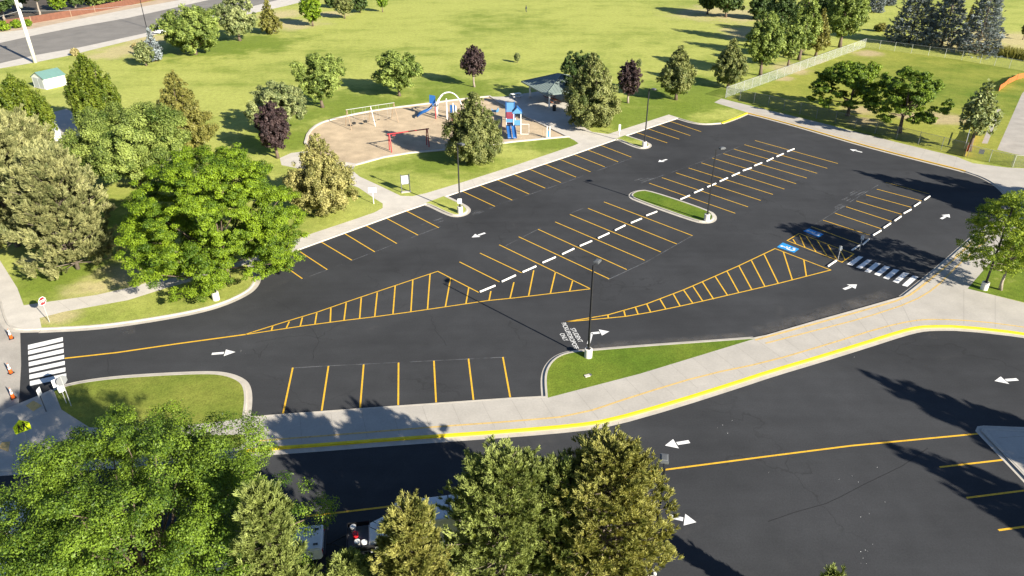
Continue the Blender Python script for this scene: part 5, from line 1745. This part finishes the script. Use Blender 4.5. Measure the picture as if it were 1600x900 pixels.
def arch_climber():
    p0 = G(700, 186, zs)
    t = thing('arch_climber', 'white double arch climber with blue slide and posts, half behind the linden', 'climbing frame', (p0[0], p0[1], zs))
    sc_ = depth(p0) / FOC
    rr = 21 * sc_
    hh = height_at(p0, 147)
    n_ = 22
    paths = []
    for dy, k in ((-.45, 1.0), (.45, .93)):
        pts = []
        for i in range(n_ + 1):
            a = math.pi * i / n_
            pts.append((2 * sc_ - rr * k * math.cos(a), dy + 1.0, .15 + (hh * k) * math.sin(a) ** .75))
        pts[0] = (*pts[0][:2], -.02); pts[-1] = (*pts[-1][:2], -.02)
        MB().tube(pts, .085, 8).build('arch', M['white_metal'], t, smooth=True)
        paths.append(pts)
    for i in range(2, n_ - 1, 2):
        MB().tube([paths[0][i], paths[1][i]], .03, 5).build('rung', M['galv'], t)
    for x, hp in ((-1 * sc_, height_at(p0, 153)), (9 * sc_, height_at(p0, 160)), (13 * sc_, 2.2)):
        MB().tube([(x, -.4, -.02), (x, -.4, hp)], .10, 8).build('post', M['white_metal'], t)
    MB().tube([(-19 * sc_, .2, -.02), (-19 * sc_, .2, 1.9)], .09, 8).build('post', M['red_metal'], t)
    MB().box((8 * sc_, -.3, 1.7), (.10 + 7 * sc_, .08, 1.2)).build('panel', M['blue'], t)
    MB().box((-20 * sc_, .6, 2.0), (1.0, 1.0, .1)).build('deck', M['dark_grey'], t)
    slide_part(t, (-22 * sc_, .9, 2.1), (-49 * sc_, .3, .25), .62, 'blue', curve=.5, walls=.26)
    MB().prism([(-.5, 0), (.5, 0), (.45, 1.2), (-.45, 1.35)], -.06, .06).build('panel', M['blue'], t).location = (-24 * sc_, 1.3, 2.1)
    for i in range(5):                                   # bowed climbing hoops of tan tube
        x = (2 + 3.5 * i) * sc_
        MB().tube([(x, .6, -.02), (x, .5, 1.0), (x + .3, -.3, 1.45), (x + .5, -.9, .9), (x + .5, -1.0, -.02)], .03, 5).build('hoop', M['red_metal'], t, smooth=True)


arch_climber()


def play_tower():
    p0 = G(808, 208, zs)
    t = thing('play_tower', 'blue roofed play tower with a double slide right of the linden', 'play tower', (p0[0], p0[1], zs))
    sc_ = depth(p0) / FOC
    hw = 5.6 * sc_
    hp = height_at(p0, 175)
    for sx in (-1, 1):
        for sy in (-1, 1):
            MB().tube([(sx * hw, sy * hw * .9, -.02), (sx * hw, sy * hw * .9, hp)], .07, 8).build('post', M['white_metal'], t)
    MB().box((0, 0, 1.30), (hw * 2.1, hw * 1.9, .10)).build('deck', M['dark_grey'], t)
    MB().box((0, -hw * .9, 1.72), (hw * 1.8, .06, .75)).build('panel', M['blue_light'], t)
    MB().box((hw, 0, 1.72), (.06, hw * 1.6, .75)).build('panel', M['blue_light'], t)
    ro = MB(); e = hw * 1.35; ht_ = hp + 9 * sc_ * .95
    ro.prism([(-e, hp - .05), (-e, hp + .05), (-e * .45, hp + (ht_ - hp) * .55), (0, ht_), (e * .45, hp + (ht_ - hp) * .55), (e, hp + .05), (e, hp - .05)], -e * .95, e * .95)
    r_ = ro.build('roof', M['blue_light'], t)
    rb = MB()
    for k in range(-3, 4):
        for s in (-1, 1):
            y = k * e * .28
            rb.tube([(s * e, y, hp + .06), (s * e * .45, y, hp + (ht_ - hp) * .55 + .01), (0, y, ht_ + .01)], .045, 4)
    rb.build('roof_ribs', M['blue'], r_)
    # lower deck with the double slide towards the viewer
    MB().box((-10 * sc_, .2, 1.25), (1.3, 1.2, .1)).build('deck', M['dark_grey'], t)
    for sx in (-1, 1):
        MB().tube([(-10 * sc_ + sx * .65, -.4, -.02), (-10 * sc_ + sx * .65, -.4, 2.35)], .07, 8).build('post', M['white_metal'], t)
    MB().box((-10 * sc_, -.4, 2.0), (1.3, .14, .5)).build('hood', M['blue_light'], t)
    for dx in (-.36, .36):
        slide_part(t, (-10 * sc_ + dx, -.5, 1.35), (-7.5 * sc_ + dx, -3.2, .22), .6, 'blue')
    # tall dark blue panel tower behind
    for dx in (-1.0, .0):
        MB().tube([(-4 * sc_ + dx * 1.3, 6.6, -.02), (-4 * sc_ + dx * 1.3, 6.6, 2.9)], .09, 8).build('post', M['blue'], t)
    MB().box((-4 * sc_ - .62, 6.6, 2.0), (1.1, .08, 1.5)).build('panel', M['blue_light'], t)
    MB().box((-4 * sc_ - .62, 3.6, 1.28), (1.2, 5.8, .08)).build('bridge', M['red_metal'], t)
    MB().tube([(hw, -hw, .0), (hw + 1.2, -hw, .02), (hw + 1.2, -hw, 1.5), (hw, -hw, 1.5)], .05, 6).build('ladder', M['white_metal'], t)


play_tower()
p = G(774, 179, zs)
t = thing('spring_toy', 'light blue spring toy left of the play tower', 'spring toy', (p[0], p[1], zs))
MB().tube([(.12 * math.cos(k * 1.2), .12 * math.sin(k * 1.2), .02 * k) for k in range(20)], .02, 4).build('spring', M['dark_grey'], t)
MB().prism([(-.55, .40), (.45, .40), (.60, .75), (.45, 1.15), (.2, .75), (-.35, .72), (-.6, 1.0)], -.14, .14).build('seat', M['blue_light'], t, .03)
p = G(854, 216, zs)
t = thing('activity_board', 'pair of white posts with a grey blue play panel near the path', 'play panel', (p[0], p[1], zs))
for x in (-.55, .05, .45):
    MB().tube([(x, 0, -.02), (x, 0, 1.75 if x > -.5 else 1.5)], .075 if x > -.5 else .04, 8).build('post', M['white_metal' if x > -.5 else 'tan_metal'], t)
MB().box((.25, 0, .65), (.34, .08, .9)).build('panel', M['blue_light'], t)
p = G(826, 214, zs)

# ------------------------------------------------------------------ vehicles
def wheel(t, x, y, r=.34, w=.22):
    o = MB().tube([(x, y - w / 2, r), (x, y + w / 2, r)], r, 18).build('wheel', M['rubber'], t)
    s = 1 if y > 0 else -1
    MB().tube([(x, y + s * (w / 2 - .01), r), (x, y + s * (w / 2 + .012), r)], r * .62, 14).build('rim', M['galv'], o)


def body_from_sections(name, secs, mt, t, bev=.05):
    """secs: (x, half width at the bottom, half width at the top, z bottom, z top)"""
    mb = MB()
    rings = []
    for x, wb_, wt_, z0_, z1_ in secs:
        i = len(mb.v)
        mb.v += [(x, -wb_, z0_), (x, -wb_ * 1.0, z0_ + (z1_ - z0_) * .55), (x, -wt_, z1_), (x, wt_, z1_), (x, wb_, z0_ + (z1_ - z0_) * .55), (x, wb_, z0_)]
        rings.append(i)
    for a, b in zip(rings, rings[1:]):
        for j in range(6):
            mb.f.append((a + j, a + (j + 1) % 6, b + (j + 1) % 6, b + j))
    mb.f.append(tuple(range(rings[0], rings[0] + 6))); mb.f.append(tuple(range(rings[-1] + 5, rings[-1] - 1, -1)))
    return mb.build(name, mt, t, bev)


def sedan(label, loc, rz, paint, group=None):
    t = thing('parked_car', label, 'car', loc, rz, group)
    body_from_sections('body', [(-2.25, .78, .70, .30, .82), (-2.1, .86, .78, .24, .93), (-1.2, .90, .80, .20, .95), (.9, .90, .80, .20, .93), (1.9, .86, .74, .22, .78), (2.2, .74, .60, .30, .66)], paint, t)
    body_from_sections('glasshouse', [(-1.75, .72, .55, .90, .98), (-1.0, .76, .60, .90, 1.40), (.25, .76, .60, .90, 1.42), (1.05, .74, .58, .88, .95)], M['glass'], t, .04)
    MB().box((-.4, 0, 1.425), (1.35, 1.16, .03)).build('roof', paint, t, .01)
    for x in (-1.35, 1.38):
        for y in (-.80, .80):
            wheel(t, x, y, .32, .21)
    for y in (-.58, .58):
        MB().box((2.14, y, .62), (.12, .32, .12)).build('headlight', M['lens'], t)
        MB().box((-2.22, y, .74), (.08, .32, .14)).build('tail_lamp', M['lamp_red'], t)
    return t


A, B = np.array(P2(760, 771, 0)), np.array(P2(478, 807, 0))
head = B - A
hz = math.atan2(head[1], head[0])


def van():
    c = G(652, 798, 2.2)
    t = thing('white_van', 'white cargo van parked in the pine shade below the centre line', 'van', (c[0], c[1], 0.0), hz)
    body_from_sections('body', [(-2.75, .96, .84, .35, 2.15), (-2.6, 1.0, .88, .28, 2.25), (1.0, 1.0, .88, .26, 2.25), (1.25, 1.0, .86, .26, 2.15), (2.0, .98, .80, .26, 1.28), (2.75, .90, .70, .30, 1.02), (2.85, .82, .62, .38, .85)], M['car_white'], t, .06)
    MB().quadface([(1.30, -.74, 2.10), (1.30, .74, 2.10), (1.94, .74, 1.36), (1.94, -.74, 1.36)]).build('windshield', M['glass'], t).location = (.02, 0, .03)
    for s in (-1, 1):
        MB().box((.75, s * .985, 1.62), (.85, .03, .52)).build('side_window', M['glass'], t)
        MB().box((2.80, s * .60, .72), (.10, .28, .18)).build('headlight', M['lens'], t)
        MB().box((-2.76, s * .84, 1.1), (.05, .14, .40)).build('tail_lamp', M['lamp_red'], t)
        MB().box((1.35, s * 1.12, 1.30), (.10, .20, .28)).build('mirror', M['car_dark'], t)
    for x in (-1.75, 1.95):
        for y in (-.90, .90):
            wheel(t, x, y, .36, .24)
    for x in (-1.8, -.6):
        MB().box((x, 0, 2.29), (.06, 1.6, .05)).build('roof_bar', M['car_dark'], t)


van()


def pickup():
    tail = G(504, 838, 1.15)
    u = np.array((math.cos(hz), math.sin(hz)))
    c = np.array(tail[:2]) + u * 2.85
    t = thing('pickup_truck', 'white pickup truck with a covered bed under the foreground pines', 'pickup truck', (c[0], c[1], 0.0), hz)
    body_from_sections('body', [(-2.85, .94, .88, .55, 1.10), (-2.7, .98, .92, .45, 1.14), (-.7, .98, .92, .40, 1.14), (1.0, .98, .90, .40, 1.14), (2.4, .96, .82, .42, 1.10), (2.85, .88, .74, .48, .98)], M['car_white'], t, .05)
    body_from_sections('cab', [(-.75, .88, .76, 1.10, 1.20), (-.55, .88, .74, 1.10, 1.82), (.65, .88, .74, 1.10, 1.84), (1.35, .86, .78, 1.08, 1.18)], M['glass'], t, .04)
    MB().box((.05, 0, 1.85), (1.2, 1.44, .05)).build('roof', M['car_white'], t, .015)
    bc = MB().box((-1.78, 0, 1.17), (1.95, 1.72, .05)).build('bed_cover', M['white_metal'], t, .015)
    rb = MB()
    for x in (-2.5, -2.05, -1.6, -1.15):
        rb.box((x, 0, 1.205), (.05, 1.66, .02))
    rb.build('cover_rib', M['white_metal'], bc)
    for s in (-1, 1):
        MB().box((-2.84, s * .80, .92), (.06, .16, .32)).build('tail_lamp', M['lamp_red'], t)
        MB().box((2.82, s * .62, .80), (.08, .3, .18)).build('headlight', M['lens'], t)
        MB().box((-2.5, s * .55, 1.22), (.24, .10, .05)).build('hinge', M['car_dark'], t)
    MB().box((-2.92, 0, .60), (.14, 1.8, .16)).build('bumper', M['car_dark'], t, .02)
    for x in (-1.8, 1.85):
        for y in (-.86, .86):
            wheel(t, x, y, .40, .27)
    # open trailer behind with paint gear
    c2 = np.array(tail[:2]) - u * 2.9
    tr = thing('equipment_trailer', 'low black open trailer behind the white pickup truck', 'trailer', (c2[0], c2[1], 0.0), hz)
    MB().box((0, 0, .52), (3.2, 1.9, .08)).build('deck', M['dark_grey'], tr)
    for s in (-1, 1):
        MB().box((0, s * .93, .78), (3.2, .04, .36)).build('side_rail', M['car_dark'], tr)
        MB().box((s * 1.58, 0, .78), (.04, 1.9, .36)).build('end_rail', M['car_dark'], tr)
        wheel(tr, -.2, s * 1.08, .32, .2)
    MB().tube([(1.6, -.5, .5), (2.6, 0, .5), (1.6, .5, .5)], .04, 6).tube([(2.55, 0, .5), (2.85, 0, .5)], .05, 6).build('drawbar', M['car_dark'], tr)
    def on(dx, dy):
        v = np.array((math.cos(hz) * dx - math.sin(hz) * dy, math.sin(hz) * dx + math.cos(hz) * dy))
        return (c2[0] + v[0], c2[1] + v[1], .562)
    def bucket(label, dx, dy, mt):
        b = thing('paint_bucket', label, 'bucket', on(dx, dy), rs.uniform(0, 6), 'paint buckets on the trailer')
        MB().tube([(0, 0, 0), (0, 0, .38)], [.14, .16], 16).build('pail', M[mt], b, smooth=False)
        MB().tube([(0, 0, .38), (0, 0, .41)], [.17, .17], 16).build('lid', M[mt], b)
        MB().tube([(.16 * math.cos(a), .16 * math.sin(a) * .3 - .12, .36 - .12 * math.sin(a)) for a in np.linspace(0, math.pi, 9)], .008, 4).build('handle', M['galv'], b)
    bucket('white paint bucket at the front corner of the trailer, next to the red one', 1.25, -.62, 'white_metal')
    bucket('red paint bucket on the trailer', 1.12, -.10, 'sign_red')
    bucket('white paint bucket on the near side of the trailer deck', 1.0, .52, 'white_metal')
    bucket('second white paint bucket at the near rail of the trailer', .62, .62, 'white_metal')
    s_ = thing('line_striper', 'white line striping machine standing on the trailer', 'machine', on(-.7, -.15), .2)
    MB().box((0, 0, .42), (.9, .5, .16)).build('frame', M['white_metal'], s_, .03)
    MB().box((.1, 0, .66), (.5, .42, .32)).build('engine', M['car_white'], s_, .03)
    MB().tube([(-.4, 0, .5), (-.4, 0, .85)], .19, 14).build('tank', M['white_metal'], s_)
    MB().tube([(-.45, -.25, .5), (-.95, -.28, 1.0), (-.95, .28, 1.0), (-.45, .25, .5)], .02, 6).build('handlebar', M['car_dark'], s_)
    for x in (-.35, .4):
        for y in (-.28, .28):
            wheel(s_, x, y, .17, .07)


pickup()
pv = G(668, 782, .9); cone('orange traffic cone left of its twin on the far side of the white van', None, pos=(pv[0], pv[1]))
pv = G(687, 784, .9); cone('orange traffic cone right of its twin on the far side of the white van', None, pos=(pv[0], pv[1]))

M['car_silver'] = mat('silver_car_paint', (0.45, 0.50, 0.56), 0.25, 0.02, 1, metal=0.2, spec=0.5)
gq = G(4, 884, 1.1)
sedan('silver car in the tree shade at the lower left corner, cut by the edge', (gq[0], gq[1], .012), R(100), M['car_silver'], 'cars on the street at the lower left')
gq = G(-6, 842, 1.1)
sedan('pale car ahead of the silver one under the big locust at the left edge', (gq[0] - .6, gq[1] + 1.2, .012), R(100), M['car_white'], 'cars on the street at the lower left')
gq = G(243, 53, TOP); g2 = G(300, 39, TOP)
sedan('white car on the far street, seen between the roadside trees', (gq[0] + 1.2, gq[1] + 1.6, TOP + .01), math.atan2(g2[1] - gq[1], g2[0] - gq[0]), M['car_white'])
gq = G(1380, 700, 0)

# ------------------------------------------------------------------ walker on the lawn
def person(loc, rz):
    t = thing('person', 'person in dark clothes walking alone far out on the lawn', 'person', loc, rz)
    vs = [(0, 0, .93), (0, 0, 1.12), (0, 0, 1.38), (0, 0, 1.48), (0, .02, 1.60), (0, .01, 1.70),
          (.10, 0, .90), (.11, .16, .50), (.11, .02, .09), (.11, .16, .05), (-.10, 0, .90), (-.11, -.06, .50), (-.11, -.30, .12), (-.11, -.18, .05),
          (.19, 0, 1.36), (.25, -.10, 1.10), (.24, -.02, .86), (-.19, 0, 1.36), (-.25, .06, 1.10), (-.24, .22, .90), (.24, .02, .78), (-.24, .28, .83)]
    es = [(0, 1), (1, 2), (2, 3), (3, 4), (4, 5), (0, 6), (6, 7), (7, 8), (8, 9), (0, 10), (10, 11), (11, 12), (12, 13), (2, 14), (14, 15), (15, 16), (2, 17), (17, 18), (18, 19), (16, 20), (19, 21)]
    rd = [.15, .14, .16, .06, .10, .085, .10, .065, .045, .04, .10, .065, .045, .04, .065, .045, .032, .065, .045, .032, .035, .035]
    me = bpy.data.meshes.new('body'); me.from_pydata(vs, es, [])
    o = bpy.data.objects.new('body', me); COL.objects.link(o); o.parent = t
    md = o.modifiers.new('skin', 'SKIN')
    for i, v in enumerate(me.skin_vertices[0].data):
        v.radius = (rd[i], rd[i]); v.use_root = i == 0
    o.modifiers.new('sub', 'SUBSURF').levels = 1
    me.materials.append(M['cloth_dark'])
    MB().sphere((0, .02, 1.66), (.088, .10, .115), 12, 9).build('head', M['skin'], t, smooth=True)
    MB().sphere((0, .0, 1.69), (.096, .105, .105), 12, 9).build('hair', M['hair'], t, smooth=True)


p = G(822, 19, TOP)
person(tuple(p), R(60))
